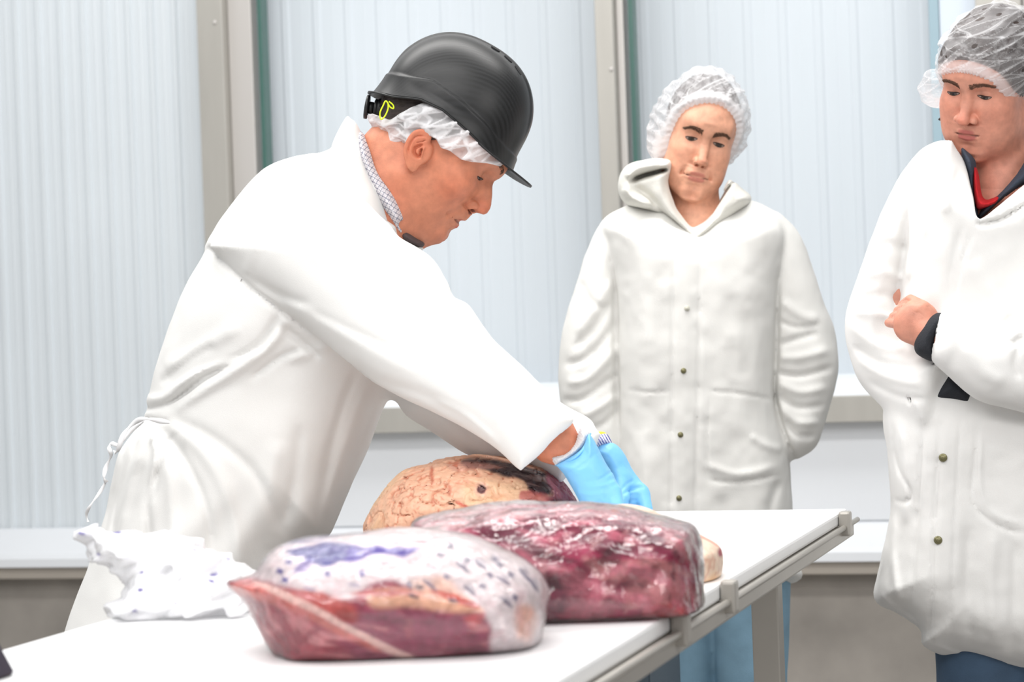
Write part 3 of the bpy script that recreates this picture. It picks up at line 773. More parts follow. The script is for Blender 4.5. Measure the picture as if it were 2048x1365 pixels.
def plaid(P):
    u = (P@V3(RT*.5+UP*.87))*1; v = (P@V3(RT*.87-UP*.5)); C = np.tile(np.array([.72, .71, .73]), (len(P), 1))
    for q_, per in ((u, .0062), (v, .0062)):
        k = np.abs((q_/per) % 1-.5); C = mixc(C, (k < .09)*.8, (.12, .12, .20))
        k = np.abs((q_/per+.5) % 1-.5); C = mixc(C, (k < .05)*.4, (.4, .3, .4))
    return C
M_plaid = mat('plaid_shirt_cotton', (.7, .7, .7), .8, vcol=True)
M_plaidd = mat('shirt_collar_inside', srgb(72, 60, 60), .85)
strip_solid([(718, 262), (742, 292), (764, 338), (792, 380), (814, 436), (806, 450), (812, 462), (800, 474), (775, 445), (745, 405), (722, 360), (706, 310)],
            DM, .022, .0885, .0014, M_plaid, 'shirt_collar', man, inner=lambda P: neck_c(P)+.004, color=plaid)
strip_solid([(798, 468), (814, 460), (835, 475), (850, 487), (843, 496), (825, 494), (805, 484)], DM, .012, .07, .002, M_plaidd, 'shirt', man, label='dark inner side of the shirt collar')
# apron tie at the back of the waist
M_tie = mat('white_cotton_tape', (.78, .78, .79), .8)
def ribbon(pts, wd, D, name, parent, m):
    S = spline(pts, 8); V = []; Q = []
    for i, (x, y) in enumerate(S):
        t = S[min(i+1, len(S)-1)]-S[max(i-1, 0)]; t /= np.linalg.norm(t)+1e-9; n = np.array([-t[1], t[0]])
        k = .35+.65*abs(sin(i*.22))
        for sg, dd in ((-1, 0), (1, .003), (1, .005), (-1, .002)):
            V.append(at(x+n[0]*wd*.5*sg*k, y+n[1]*wd*.5*sg*k, D+dd+.006*sin(i*.3)))
    for i in range(len(S)-1):
        for k in range(4): Q.append((i*4+k, i*4+(k+1) % 4, i*4+4+(k+1) % 4, i*4+4+k))
    Q += [(3, 2, 1, 0), tuple((len(S)-1)*4+k for k in range(4))]
    return link(name, pydata(V, Q), m, parent)
ribbon([(340, 846), (318, 842), (290, 838), (270, 845), (248, 868), (236, 900), (228, 906)], 11, DM-.175, 'apron_tie', man, M_tie)
ribbon([(288, 842), (262, 862), (240, 890), (224, 888), (218, 896), (222, 912), (212, 935), (208, 955), (213, 966)], 9, DM-.16, 'apron_tie', man, M_tie)
ribbon([(213, 962), (200, 985), (182, 1010), (173, 1028), (176, 1045)], 7, DM-.16, 'apron_tie', man, M_tie)
# trousers
M_trs = mat('grey_trousers', srgb(70, 76, 88), .85)
def man_trs(P):
    d = None
    for sg in (-1, 1):
        hp = at(440, 1100, DM+.02+sg*.07); e = chain(P, [hp, (hp[0]-.02, hp[1], .50), (hp[0]-.05, hp[1], .10)], [.075, .075, .07]); d = e if d is None else smin(d, e, .02)
    return smax(d-.004*fbm(P, 8, 2, 4), -(P[:, 2]-.06), .004)
hp = at(450, 1000, DM)
me, _ = sdf_mesh(man_trs, (hp[0]-.3, hp[1]-.3, 0), (hp[0]+.2, hp[1]+.3, 1.1), .012); link('trousers', me, M_trs, man)

# hair and net
def man_hair(P):
    q = head_m.loc(P); d = cranium(q, .004)+.0015*noise(P, 150, 2)
    th = np.interp(q[:, 1], [-.11, -.05, -.01, .015, .03, .05, .09], [-.040, -.036, .012, .03, .05, .08, .11])
    return smax(d*1.1, (th-q[:, 2]+.003*noise(P, 90, 6)).astype(f32), .004)
me, _ = sdf_mesh(man_hair, c0-np.array([.2, .2, .15]), c0+np.array([.2, .2, .22]), .004); link('hair', me, M_hair, man)
sil_net = Sil([(706, 244), (722, 232), (745, 228), (780, 240), (820, 215), (846, 205), (880, 215), (930, 255), (965, 290), (1008, 328), (1000, 334), (975, 327), (945, 324), (922, 318), (900, 302), (882, 296), (872, 278), (850, 268), (830, 276), (812, 287), (795, 288), (783, 300), (765, 307), (750, 290), (735, 272), (718, 268)], DM, smooth=False)
def man_net(P):
    q = head_m.loc(P); px, py, dp = proj(P)
    w_ = fbm(P, 40, 2, 31); rg = facets(P, 26, 3)[2]
    d = cranium(q, .012, 1.02)-.002*w_-.010*rg
    # ear tuck and back bulge
    s = sil_net(px, py)
    d = smin(d, ell(q, (0, -.092, .012), (.07, .03, .025))-.004*w_, .02)
    return smax(d, s+.0015*w_, .002)
def netcol(P):
    r, e, h = facets(P, 26, 3)
    v = np.clip(.45+.42*r+.5*(1-sstep(e, .02, .10)), 0, 1)
    return np.stack([v, v, v], 1)
me, _ = sdf_mesh(man_net, c0-np.array([.2, .2, .15]), c0+np.array([.22, .2, .22]), .002, netcol); link('hair_net', me, M_netd, man)

# hard hat
Fh = RT*.870-UP*.492; Nh = RT*.492+UP*.870; Lh = fwd
Oh = at(901, 275, DM)
hat = bpy.data.objects.new('hard_hat', None); col.objects.link(hat); hat.empty_display_size = .05
hat.location = Vector([float(v) for v in Oh]); par(hat, man); hat['label'] = 'black hard hat with a short peak and vent slots'
S = DM/F
rimF = [-200, -183, -171, -126, -77, -30, 25, 76, 111, 122, 140]; rimN = [2, 0, 1, 10, 30, 33, 22, 10, 4, 3, 2]
BF = [-185, -171, -120, -76, -15, 58, 107, 140]; BN = [45, 47, 58, 72, 66, 48, 32, 28]
def hatpt(th, t, off=0.):
    """th 0 = front; t 0 rim .. 1 crown; pixel-size units in the hat frame"""
    c, s = cos(th), sin(th)
    af = 152 if c > 0 else 153; al = 128
    ef = math.copysign(abs(c)**.92, c); es = math.copysign(abs(s)**.92, s)
    f0 = -18; rn = np.interp(f0+af*ef, rimF, rimN)
    ne = 50; H = 148
    if t < .28:
        k = t/.28; n = rn+(ne-rn)*k; rr = 1+.035*(1-k)**2
        f = f0+af*ef*rr; l = al*es*rr
    else:
        k = (t-.28)/.72; a = k*pi/2
        rr = cos(a)**.82; n = ne+H*sin(a)**1.0
        f = f0+af*ef*rr+8*sin(a)*0; l = al*es*rr
        # crown sits a little back/forward as in profile
        f += 22*(1-rr)*0-0
    # raised centre strip
    g = max(0, n-60)/140; o = off
    o += 3.2*(1/(1+math.exp((abs(l)-30)/1.6)))*min(1, g*3)
    # raised lower band
    o += 3.0/(1+math.exp((n-np.interp(f, BF, BN))/.9))
    return f, n, l, o
def hatw(f, n, l): return Oh+(Fh*f+Nh*n+Lh*l)*S
nt_, nu_ = 200, 120; V = []
for j in range(nu_+1):
    t = j/nu_
    for i in range(nt_):
        th = 2*pi*i/nt_; f, n, l, o = hatpt(th, min(t, .9995))
        k = np.array([f+18, (n-30)*.9 if n > 30 else 0, l]); k = k/np.linalg.norm(k)
        V.append(hatw(f+k[0]*o, n+k[1]*o, l+k[2]*o))
Q = []
for j in range(nu_):
    for i in range(nt_): Q.append((j*nt_+i, j*nt_+(i+1) % nt_, (j+1)*nt_+(i+1) % nt_, (j+1)*nt_+i))
Q.append(tuple(nu_*nt_+i for i in range(nt_)))
base = len(V)
# brim: peak in front, thin lip elsewhere
for i in range(nt_):
    th = 2*pi*i/nt_; f, n, l, o = hatpt(th, 0); c = cos(th)
    fr = max(0, (c-.45)/.55)**.75; ext = 5+46*fr; rear = max(0, (-c-.6)/.4); ext += 7*rear
    for q in (.33, .66, 1.):
        V.append(hatw(f+cos(th)*ext*q, n-4*q*(1 if fr > 0 else .4)-1*rear-3*fr*q*q, l+sin(th)*ext*q*.6))
for i in range(nt_):
    a = base+i*3; b = base+((i+1) % nt_)*3; i2 = (i+1) % nt_
    Q += [(i2, i, a, b), (b, a, a+1, b+1), (b+1, a+1, a+2, b+2)]
me = pydata(V, Q); bm = bmesh.new(); bm.from_mesh(me); bmesh.ops.recalc_face_normals(bm, faces=bm.faces); bm.to_mesh(me); bm.free()
# black woven-look plastic
mh, nt, b = newmat('black_hat_plastic'); N = nt.nodes; L = nt.links
b.inputs['Base Color'].default_value = (*srgb(34, 36, 39), 1); b.inputs['Roughness'].default_value = .38; b.inputs['Coat Weight'].default_value = .05; b.inputs['Specular IOR Level'].default_value = .42; b.inputs['Coat Roughness'].default_value = .25
tc = N.new('ShaderNodeTexCoord'); wv = N.new('ShaderNodeTexWave'); wv.wave_type = 'RINGS'; wv.rings_direction = 'SPHERICAL'; wv.inputs['Scale'].default_value = 62; wv.inputs['Distortion'].default_value = 1.5; wv.inputs['Detail'].default_value = 1; wv.inputs['Detail Scale'].default_value = .6
mp = N.new('ShaderNodeMapping'); mp.inputs['Location'].default_value = [float(v) for v in -(Fh*60+Nh*-60+Lh*-140)*S]
L.new(tc.outputs['Object'], mp.inputs[0]); L.new(mp.outputs[0], wv.inputs[0])
w2 = N.new('ShaderNodeTexChecker'); w2.inputs['Scale'].default_value = 520; L.new(tc.outputs['Object'], w2.inputs[0])
mr = N.new('ShaderNodeMapRange'); mr.inputs[3].default_value = .40; mr.inputs[4].default_value = .46; L.new(wv.outputs[1], mr.inputs[0]); L.new(mr.outputs[0], b.inputs['Roughness'])
cr = N.new('ShaderNodeMix'); cr.data_type = 'RGBA'; cr.inputs[6].default_value = (*srgb(12, 13, 14), 1); cr.inputs[7].default_value = (*srgb(24, 25, 27), 1); L.new(wv.outputs[1], cr.inputs[0]); L.new(cr.outputs[2], b.inputs['Base Color'])
o = link('shell', me, mh, hat); md = o.modifiers.new('s', 'SOLIDIFY'); md.thickness = .0028; md.offset = -1
M_blk = mat('black_plastic', srgb(22, 23, 25), .45); M_void = mat('dark_vent', (.006, .006, .007), .9)
def hatsurf(f, l):
    """height of the crown above (f, l)"""
    a = 152.; rr = math.hypot((f+18)/a, l/128.); rr = min(rr, .999)
    return 50+148*math.sin(math.acos(rr**(1/.82)))
for (f, l) in ((-6, -40), (26, -40), (54, -39), (-4, 36), (26, 36), (52, 36)):
    V = []; k = 14
    for lev in (-2, 2.6):
        for i in range(k):
            a = 2*pi*i/k; ff = f+10*math.copysign(abs(cos(a))**.7, cos(a)); ll = l+6*sin(a); V.append(hatw(ff, hatsurf(ff, ll)+lev, ll))
    Fc = [(i, (i+1) % k, k+(i+1) % k, k+i) for i in range(k)]+[tuple(range(k))[::-1], tuple(range(k, 2*k))]
    link('vent', pydata(V, Fc), M_void, hat, smooth=False)
# headband, ratchet and cord
V = []; k = 60
pts = []
for i in range(k+1):
    th = 2*pi*i/k; pts.append(hatw(-24+128*cos(th), 14+(-12 if cos(th) < -.4 else 8)*abs(cos(th)), 98*sin(th)))
V = []
for i in range(k):
    th = 2*pi*i/k
    for dn, dr in ((-14, 0), (14, 0), (14, 3), (-14, 3)):
        rr = 1+dr/100.; V.append(hatw(-24+128*cos(th)*rr, 12-16*max(0, -cos(th))+dn, 98*sin(th)*rr))
Q = []
for i in range(k):
    for q in range(4): Q.append((i*4+q, i*4+(q+1) % 4, ((i+1) % k)*4+(q+1) % 4, ((i+1) % k)*4+q))
link('headband', pydata(V, Q), M_blk, hat)
def imgpt(x, y, dd=0): return at(x, y, DM+dd)
kd = (imgpt(735, 215)-imgpt(775, 222)); kd /= np.linalg.norm(kd)
def disc(c, ax, r, hgt, n=24, teeth=0):
    c = np.array(c); pts = [c-ax*hgt/2, c-ax*hgt*.4, c+ax*hgt*.4, c+ax*hgt/2]; me = tube(pts, [r*.85, r, r, r*.85], n)
    return me
kc = imgpt(737, 214)
link('ratchet_knob', joinme([disc(imgpt(734, 214), kd, .0195, .006), disc(imgpt(742, 216), kd, .010, .008), disc(imgpt(752, 217), kd, .0150, .007)]), M_blk, hat)
link('ratchet_housing', joinme([disc(imgpt(766, 219), kd, .0165, .020), tube([imgpt(765, 225), imgpt(800, 222, -.03), imgpt(830, 218, -.07)], [.010, .010, .008], 8)]), M_blk, hat)
M_cord = mat('yellow_green_cord', srgb(214, 238, 30), .5)
cl = spline([(778, 203), (786, 210), (787, 217), (780, 214), (772, 202), (766, 212), (760, 226), (762, 239), (770, 232), (776, 218), (776, 206)], 5)
link('adjusting_cord', tube([imgpt(x, y, -.075) for x, y in cl], .0013, 6), M_cord, hat)
link('strap_anchor', joinme([disc(imgpt(923, 259, -.082), fwd, .006, .01), disc(imgpt(923, 259, -.088), fwd, .0028, .008)]), M_blk, hat)
# gloves
M_blue = mat('blue_nitrile', srgb(122, 190, 238), .42, bump=.5, bscale=120, spec=.45)
M_liner = mat('white_knit_liner', (.74, .74, .76), .9, bump=1.2, bscale=500)
def stripes(P):
    u = P@V3(RT*.8+UP*.45); k = np.abs((u/.0034) % 1-.5); C = np.tile(np.array([.72, .72, .82]), (len(P), 1)); return mixc(C, (k < .2)*1., srgb(70, 72, 150))
M_knit = mat('blue_striped_knit', (.5, .5, .7), .9, vcol=True, bump=.8, bscale=600)
M_yel = mat('yellow_edging', srgb(240, 200, 40), .7)
def glove(name, poly, D, T, strokes, fingers, cut, parent):
    s = Sil(poly, D, pad=60, step=2); fo = Folds(np.min(poly, 0)-20, np.max(poly, 0)+60, strokes, 2)
    pts = np.array([at(x, y, D+k) for x, y in poly for k in (-.08, .08)]+[f[i][0] for f in fingers for i in range(len(f))])
    def f(P):
        px, py, dp = proj(P); c = dp-f32(D)
        d = inflate(s(px, py), c, T*.95, T)
        for ch in fingers: d = smin(d, chain(P, [a for a, r in ch], [r for a, r in ch]), .010)
        d = d-np.where(c < .01, fo(px, py), 0)-.0007*noise(P, 60, 3)-.0004*noise(P, 160, 4)
        if cut is not None: d = smax(d, -cut(P), .002)
        return d
    me, _ = sdf_mesh(f, pts.min(0)-.03, pts.max(0)+.03, .002)
    return link(name, me, M_blue, parent)
DN, DF = 3.40, 3.56
def fing(pp, r0, r1): return [(at(x, y, d), r0+(r1-r0)*i/(len(pp)-1)) for i, (x, y, d) in enumerate(pp)]
g1 = glove('glove', [(1113, 930), (1140, 916), (1163, 896), (1177, 868), (1190, 884), (1207, 918), (1228, 952), (1240, 985), (1241, 1012), (1230, 1040), (1195, 1040), (1168, 1020), (1152, 990), (1136, 962), (1118, 938)], DN, .030,
    [([(1125, 950), (1160, 935), (1195, 905)], 4, -1.0), ([(1165, 965), (1200, 958), (1228, 940)], 3, -1.0), ([(1170, 975), (1205, 972), (1234, 962)], 4, 1.0), ([(1190, 1000), (1205, 1008), (1195, 1020)], 4, -1.5), ([(1208, 995), (1218, 1005), (1215, 1020)], 3, -1.2), ([(1150, 985), (1180, 990), (1215, 985)], 4, .8), ([(1180, 930), (1205, 990), (1225, 1020)], 7, 1.2)],
    [fing([(1226, 985, 3.385), (1236, 1020, 3.375), (1228, 1052, 3.385), (1205, 1062, 3.40)], .0115, .0085),
     fing([(1212, 990, 3.405), (1222, 1028, 3.39), (1212, 1060, 3.40), (1190, 1068, 3.42)], .0118, .0085),
     fing([(1196, 990, 3.425), (1204, 1028, 3.41), (1196, 1058, 3.42), (1176, 1066, 3.44)], .0112, .0082),
     fing([(1182, 988, 3.44), (1186, 1020, 3.43), (1178, 1048, 3.44), (1162, 1056, 3.455)], .0100, .0075),
     fing([(1165, 945, 3.425), (1172, 990, 3.45), (1196, 1022, 3.465)], .013, .010)], None, man)
g2 = glove('glove', [(1180, 902), (1198, 888), (1224, 886), (1245, 903), (1262, 935), (1281, 962), (1298, 992), (1300, 1022), (1270, 1045), (1240, 1030), (1228, 985), (1205, 935)], DF, .028,
    [([(1236, 1010), (1248, 990), (1268, 978), (1290, 975)], 4, -2.6), ([(1240, 1020), (1254, 1004), (1275, 1000)], 3, -2.0), ([(1240, 985), (1252, 970), (1268, 960)], 3, -1.4), ([(1250, 1030), (1262, 1012), (1280, 1010)], 3, -1.5), ([(1240, 1000), (1258, 986), (1282, 986)], 4, 1.6), ([(1212, 915), (1235, 950), (1250, 975)], 8, 1.0)],
    [fing([(1283, 985, 3.545), (1292, 1018, 3.53), (1278, 1045, 3.53), (1256, 1052, 3.54)], .0115, .0085),
     fing([(1272, 985, 3.565), (1282, 1024, 3.55), (1268, 1054, 3.55), (1246, 1060, 3.56)], .0118, .0085),
     fing([(1262, 985, 3.585), (1270, 1024, 3.575), (1256, 1052, 3.58), (1236, 1058, 3.59)], .0112, .0082),
     fing([(1254, 985, 3.60), (1258, 1018, 3.60), (1246, 1040, 3.60), (1228, 1046, 3.61)], .0100, .0075),
     fing([(1240, 960, 3.54), (1245, 1000, 3.515), (1226, 1030, 3.50)], .013, .010)], None, man)
strip_solid([(1103, 914), (1130, 905), (1150, 886), (1158, 862), (1164, 852), (1181, 868), (1174, 892), (1150, 914), (1118, 933), (1108, 926)], 3.415, .030, .0345, .0018, M_liner, 'glove_liner', man, disp=lambda P, px, py, dp: .0006*np.sin(px*1.1-py*.9))
strip_solid([(1178, 878), (1188, 870), (1213, 868), (1224, 888), (1212, 894), (1190, 904)], 3.565, .026, .030, .0016, M_knit, 'knit_cuff', man, color=stripes, label='knitted cuff with blue stripes')
strip_solid([(1184, 872), (1190, 865), (1206, 864), (1214, 869), (1206, 874)], 3.57, .02, .027, .0018, M_yel, 'cuff_edging', man, label='yellow edging of the knitted cuff')
# rolled rim of the near glove
rim = spline([(1112, 930), (1140, 922), (1166, 900), (1180, 868)], 6)
nb = [at(x, y, 3.415-.034*sin(pi*(i+.5)/len(rim))) for i, (x, y) in enumerate(rim)]
link('glove_cuff_rim', tube(nb, .0022, 8), M_blue, man)

# ------------------------------------------------------------------ meat on the board
def layered(P, base, layers):
    px, py, dp = proj(P); C = np.tile(np.array(base, float), (len(P), 1))
    wx = fbm(P, 22, 3, 41)*16; wy = fbm(P, 22, 3, 47)*16
    for L_ in layers:
        s, colr, edge, jag = L_[:4]; mx_ = L_[4] if len(L_) > 4 else 1.
        d = s(px+wx*jag, py+wy*jag)
        C = mixc(C, (1-sstep(d, -edge, edge))*mx_, colr)
    return C, px, py
def blob(x, y, rx, ry, an, D):
    a = np.linspace(0, 2*pi, 13)[:-1]; c, s_ = cos(radians(an)), sin(radians(an))
    return Sil([(x+rx*cos(t)*c-ry*sin(t)*s_, y+rx*cos(t)*s_+ry*sin(t)*c) for t in a], D, pad=20, step=2)
def streaks(P, dirv, s_, k, seed):
    """fibre-like noise drawn out along a direction"""
    dv = V3(dirv)/f32(np.linalg.norm(dirv)); Q = P-(P@dv)[:, None]*dv*f32(1-1/k); Q = Q+.006*noise(P, 30, seed+9)[:, None]
    return fbm(Q, s_, 3, seed)
M_meat = mat('raw_beef', (.4, .1, .12), .34, vcol=True, var=.22, vscale=140, bump=.8, bscale=160, spec=.5, sss=.05, coat=.25)
M_fat = mat('beef_fat', (.7, .5, .35), .42, vcol=True, var=.12, vscale=120, bump=.9, bscale=130, spec=.45, sss=.06)
M_film = film_mat('vacuum_film', (.95, .93, .96), .015, .10, (.6, 75), .7, .03)
M_film2 = film_mat('clear_film', (.95, .93, .96), .006, .055, (1., 45), 1.4, .02)
def cut(name, label, sil, D, T, R, colf, m, bump, film=None, h=.0026, film_off=.0018, film_bump=None, ext=(0, 0), e=2., lean=0.):
    def base(P):
        px, py, dp = proj(P); c = dp-f32(D)-(py-sil_y)*f32(lean)
        return inflate(sil(px, py), c, R, T, e)
    sil_y = 1150.
    pts = np.array([at(sil.lo[0]+120, sil.lo[1]+120, D-T-.03), at(sil.lo[0]+sil.n[0]*sil.step-120, sil.lo[1]+120, D+T+.03), at(sil.lo[0]+120, sil.lo[1]+sil.n[1]*sil.step-120, D+T+.03), at(sil.lo[0]+sil.n[0]*sil.step-120, sil.lo[1]+sil.n[1]*sil.step-120, D-T-.03)])
    lo = pts.min(0)-.05; hi = pts.max(0)+.05; lo[2] = TZ-.004
    def f(P): return smax(base(P)-bump(P), f32(TZ+.001)-P[:, 2], .004)
    me, Q = sdf_mesh(f, lo, hi, h, colf)
    c = Q[:, :].mean(0); root = empty(name, (c[0], c[1], TZ), label, 'meat')
    link('meat', me, m, root)
    if film:
        fb = film_bump or (lambda P: 0)
        def g(P): return smax(base(P)-.6*bump(P)-film_off-fb(P), f32(TZ+.0006)-P[:, 2], .003)
        me, _ = sdf_mesh(g, lo, hi, .0032); link('plastic_wrap', me, film, root)
    return root
# front package
D1 = 2.41
s1 = Sil([(458, 1168), (478, 1160), (508, 1150), (530, 1120), (565, 1092), (620, 1077), (700, 1070), (760, 1063), (850, 1060), (920, 1068), (980, 1088), (1040, 1118), (1078, 1150), (1094, 1182), (1092, 1215), (1084, 1260), (1070, 1300), (1010, 1335), (900, 1352), (760, 1360), (640, 1358), (575, 1345), (545, 1300), (512, 1245), (498, 1212), (478, 1190)], D1)
PW = srgb(228, 214, 216)
lay1 = [
    (Sil([(496, 1215), (540, 1210), (600, 1235), (660, 1280), (700, 1320), (640, 1345), (540, 1330), (500, 1260)], D1), srgb(156, 52, 70), .006, 1.),
    (Sil([(740, 1228), (820, 1220), (900, 1232), (965, 1240), (980, 1290), (940, 1330), (760, 1340), (700, 1300), (690, 1260)], D1), srgb(150, 58, 88), .008, 1.2),
    (Sil([(800, 1325), (900, 1290), (1000, 1300), (1030, 1330), (900, 1360)], D1), srgb(158, 80, 100), .006, 1.2),
    (Sil([(470, 1140), (520, 1090), (600, 1060), (900, 1040), (1110, 1120), (1110, 1230), (1075, 1320), (1015, 1330), (985, 1300), (975, 1245), (880, 1190), (810, 1168), (765, 1165), (700, 1200), (640, 1196), (600, 1180), (560, 1168), (500, 1152)], D1), PW, .004, .8),
    (Sil([(458, 1168), (500, 1160), (560, 1180), (620, 1215), (700, 1255), (770, 1300), (740, 1300), (660, 1262), (580, 1222), (510, 1196), (470, 1185)], D1), srgb(208, 110, 102), .004, .6),
    (Sil([(560, 1172), (640, 1186), (700, 1205), (720, 1245), (660, 1232), (590, 1200)], D1), srgb(186, 72, 66), .004, 1.2),
    (Sil([(508, 1162), (560, 1176), (640, 1218), (720, 1262), (800, 1305), (870, 1332), (790, 1315), (700, 1265), (620, 1224), (540, 1184)], D1), srgb(240, 200, 192), .0018, .4),
    (Sil([(735, 1196), (780, 1178), (840, 1178), (900, 1192), (950, 1214), (960, 1228), (900, 1226), (820, 1216), (750, 1222)], D1), srgb(232, 176, 146), .004, .8),
    (Sil([(820, 1160), (880, 1152), (920, 1180), (940, 1206), (880, 1196), (840, 1180)], D1), srgb(232, 180, 156), .006, 1., .8),
    (Sil([(860, 1180), (910, 1188), (955, 1212), (948, 1218), (900, 1200)], D1), srgb(206, 70, 50), .002, .5),
    (Sil([(700, 1188), (760, 1186), (800, 1180), (850, 1184), (800, 1190), (750, 1196)], D1), srgb(190, 60, 52), .002, .5),
    (Sil([(930, 1238), (965, 1230), (962, 1250), (945, 1262)], D1), srgb(200, 70, 78), .003, .8),
    (Sil([(1040, 1215), (1075, 1225), (1060, 1275), (1040, 1270)], D1), srgb(228, 170, 150), .006, 1.2, .8),
    (Sil([(560, 1102), (590, 1088), (625, 1080), (680, 1080), (720, 1092), (690, 1100), (700, 1120), (650, 1132), (622, 1126), (612, 1112)], D1, smooth=False), srgb(62, 58, 138), .002, 1.4),
    (Sil([(690, 1096), (740, 1088), (800, 1092), (840, 1098), (800, 1108), (740, 1112), (690, 1124)], D1, smooth=False), srgb(84, 64, 160), .002, 1.6),
    (blob(612, 1131, 18, 9, -30, D1), srgb(84, 62, 160), .003, 1.4, .7),
    (blob(600, 1065, 40, 3, -8, D1), srgb(100, 92, 170), .002, 1., .6),
]
rs = np.random.RandomState(11)
for x, y, a_, sp in [(655, 1148, 0, 1), (725, 1148, 70, 1), (570, 1160, 0, 1), (620, 1178, 10, 0), (708, 1172, 10, 0), (770, 1128, 0, 0), (578, 1124, 10, 1), (880, 1110, 10, 1), (862, 1133, 15, 0), (925, 1134, 25, 2), (960, 1128, 25, 2), (935, 1120, 25, 1),
                     (893, 1154, 20, 1), (1005, 1160, 20, 2), (990, 1118, 20, 1), (1022, 1150, 15, 1), (965, 1172, 20, 1), (940, 1182, 30, 2), (1012, 1205, 30, 2), (1030, 1197, 20, 1), (1050, 1150, 40, 2), (1068, 1170, 45, 2), (820, 1170, 20, 1), (860, 1170, 30, 2), (1000, 1130, 20, 1), (900, 1092, 5, 1), (840, 1085, 5, 0), (780, 1085, 3, 0), (560, 1143, 10, 1), (980, 1150, 30, 1)]:
    cc = srgb(64, 54, 138) if x < 760 else srgb(92, 84, 116)
    if sp == 1:
        for aa in (a_-25, a_+50): lay1.append((blob(x, y, 9, 3.0, aa, D1), cc, .0010, .15, .95))
    elif sp == 2: lay1.append((blob(x, y, 18, 3.4, a_+12, D1), cc, .0010, .15, .95)); lay1.append((blob(x+4, y-7, 11, 1.8, a_+12, D1), cc, .0009, .15, .7))
    else: lay1.append((blob(x, y, 13, 3, a_, D1), cc, .001, .3, .5))
for x, y, r in ((826, 1190, 11), (906, 1200, 10), (840, 1170, 9)): lay1.append((blob(x, y, r, 4, 10, D1), srgb(60, 40, 66), .0015, .6))
def col1(P):
    C, px, py = layered(P, srgb(150, 46, 72), lay1)
    red = sstep(C[:, 0]/(C[:, 1]+.02), 2.4, 4.5)
    st = streaks(P, RT*1+UP*(-.12), 95, 5, 61); C = mixc(C, red*sstep(st, .08, .4)*.7, srgb(216, 140, 144)); C = mixc(C, red*sstep(-st, .15, .5)*.75, srgb(96, 22, 42))
    n = fbm(P, 60, 3, 66); C = mixc(C, (1-red)*sstep(n, .25, .6)*.35, srgb(214, 168, 176))
    C = mixc(C, sstep(-n, .3, .5)*red*.4, srgb(190, 96, 104))
    return C
cut('wrapped_beef_cut', 'vacuum-wrapped beef with white printed film and purple print, front on the board', s1, D1, .112, .075, col1, M_meat,
    lambda P: .0035*fbm(P, 22, 3, 71)+.0012*streaks(P, RT-UP*.12, 95, 5, 61), M_film, lean=-.00012, film_bump=lambda P: .0009*(1-2*np.abs(noise(P, 60, 77))))
# middle package
D2_ = 2.675
s2_ = Sil([(828, 1052), (870, 1032), (930, 1022), (985, 1012), (1050, 1007), (1110, 1010), (1170, 1009), (1230, 1014), (1290, 1028), (1350, 1044), (1385, 1058), (1398, 1090), (1402, 1150), (1403, 1200), (1398, 1250), (1350, 1275), (1250, 1288), (1150, 1290), (1060, 1290), (950, 1270), (880, 1180), (845, 1100)], D2_)
lay2 = [
    (Sil([(830, 1040), (950, 1005), (1180, 995), (1300, 1015), (1400, 1050), (1395, 1072), (1320, 1055), (1240, 1044), (1150, 1040), (1060, 1038), (960, 1050), (880, 1062)], D2_), srgb(236, 200, 204), .005, 1.2, .9),  # pale top band: white sheen of the film painted into the meat colour
    (Sil([(930, 1052), (1000, 1042), (1090, 1048), (1120, 1080), (1060, 1092), (980, 1078)], D2_), srgb(112, 20, 56), .005, 1.6),
    (Sil([(1110, 1050), (1200, 1046), (1280, 1060), (1360, 1080), (1330, 1110), (1220, 1105), (1140, 1085)], D2_), srgb(126, 24, 60), .005, 1.6),
    (Sil([(1010, 1092), (1090, 1100), (1110, 1130), (1150, 1150), (1090, 1150), (1040, 1130)], D2_), srgb(176, 84, 104), .005, 1.6),
    (Sil([(1180, 1128), (1290, 1120), (1380, 1145), (1300, 1160), (1200, 1150)], D2_), srgb(212, 132, 136), .004, 2.),
    (Sil([(1250, 1170), (1330, 1150), (1390, 1180), (1380, 1215), (1300, 1220), (1240, 1205)], D2_), srgb(206, 124, 130), .004, 2.),
    (Sil([(1290, 1222), (1350, 1214), (1380, 1226), (1350, 1250), (1300, 1250)], D2_), srgb(214, 84, 92), .004, 1.5),
    (Sil([(1130, 1165), (1230, 1165), (1240, 1210), (1170, 1240), (1100, 1220)], D2_), srgb(188, 92, 112), .006, 2.),
    (Sil([(1060, 1160), (1120, 1150), (1140, 1215), (1080, 1240), (1050, 1220)], D2_), srgb(120, 34, 62), .006, 2.),
    (Sil([(1320, 1065), (1372, 1072), (1380, 1110), (1340, 1105)], D2_), srgb(214, 140, 146), .004, 1.6, .8),
]
def col2(P):
    C, px, py = layered(P, srgb(170, 30, 80), lay2)
    st = streaks(P, RT*1+UP*(-.35), 60, 4, 81); C = mixc(C, sstep(st, .08, .38)*.75, srgb(230, 130, 150)); C = mixc(C, sstep(-st, .12, .45)*.8, srgb(98, 14, 46))
    st2 = streaks(P, RT*.6+UP*.8, 110, 4, 85); C = mixc(C, sstep(st2, .22, .5)*.5, srgb(226, 160, 162))
    return C
cut('wrapped_beef_cut', 'dark red beef cut in shiny clear vacuum film, behind the white printed package', s2_, D2_, .14, .055, col2, M_meat,
    lambda P: .003*fbm(P, 25, 3, 91), M_film2, lean=-.00008, film_off=.003, film_bump=lambda P: .0022*facets(P, 17, 5)[2]+.0005*(1-2*np.abs(noise(P, 60, 97))))
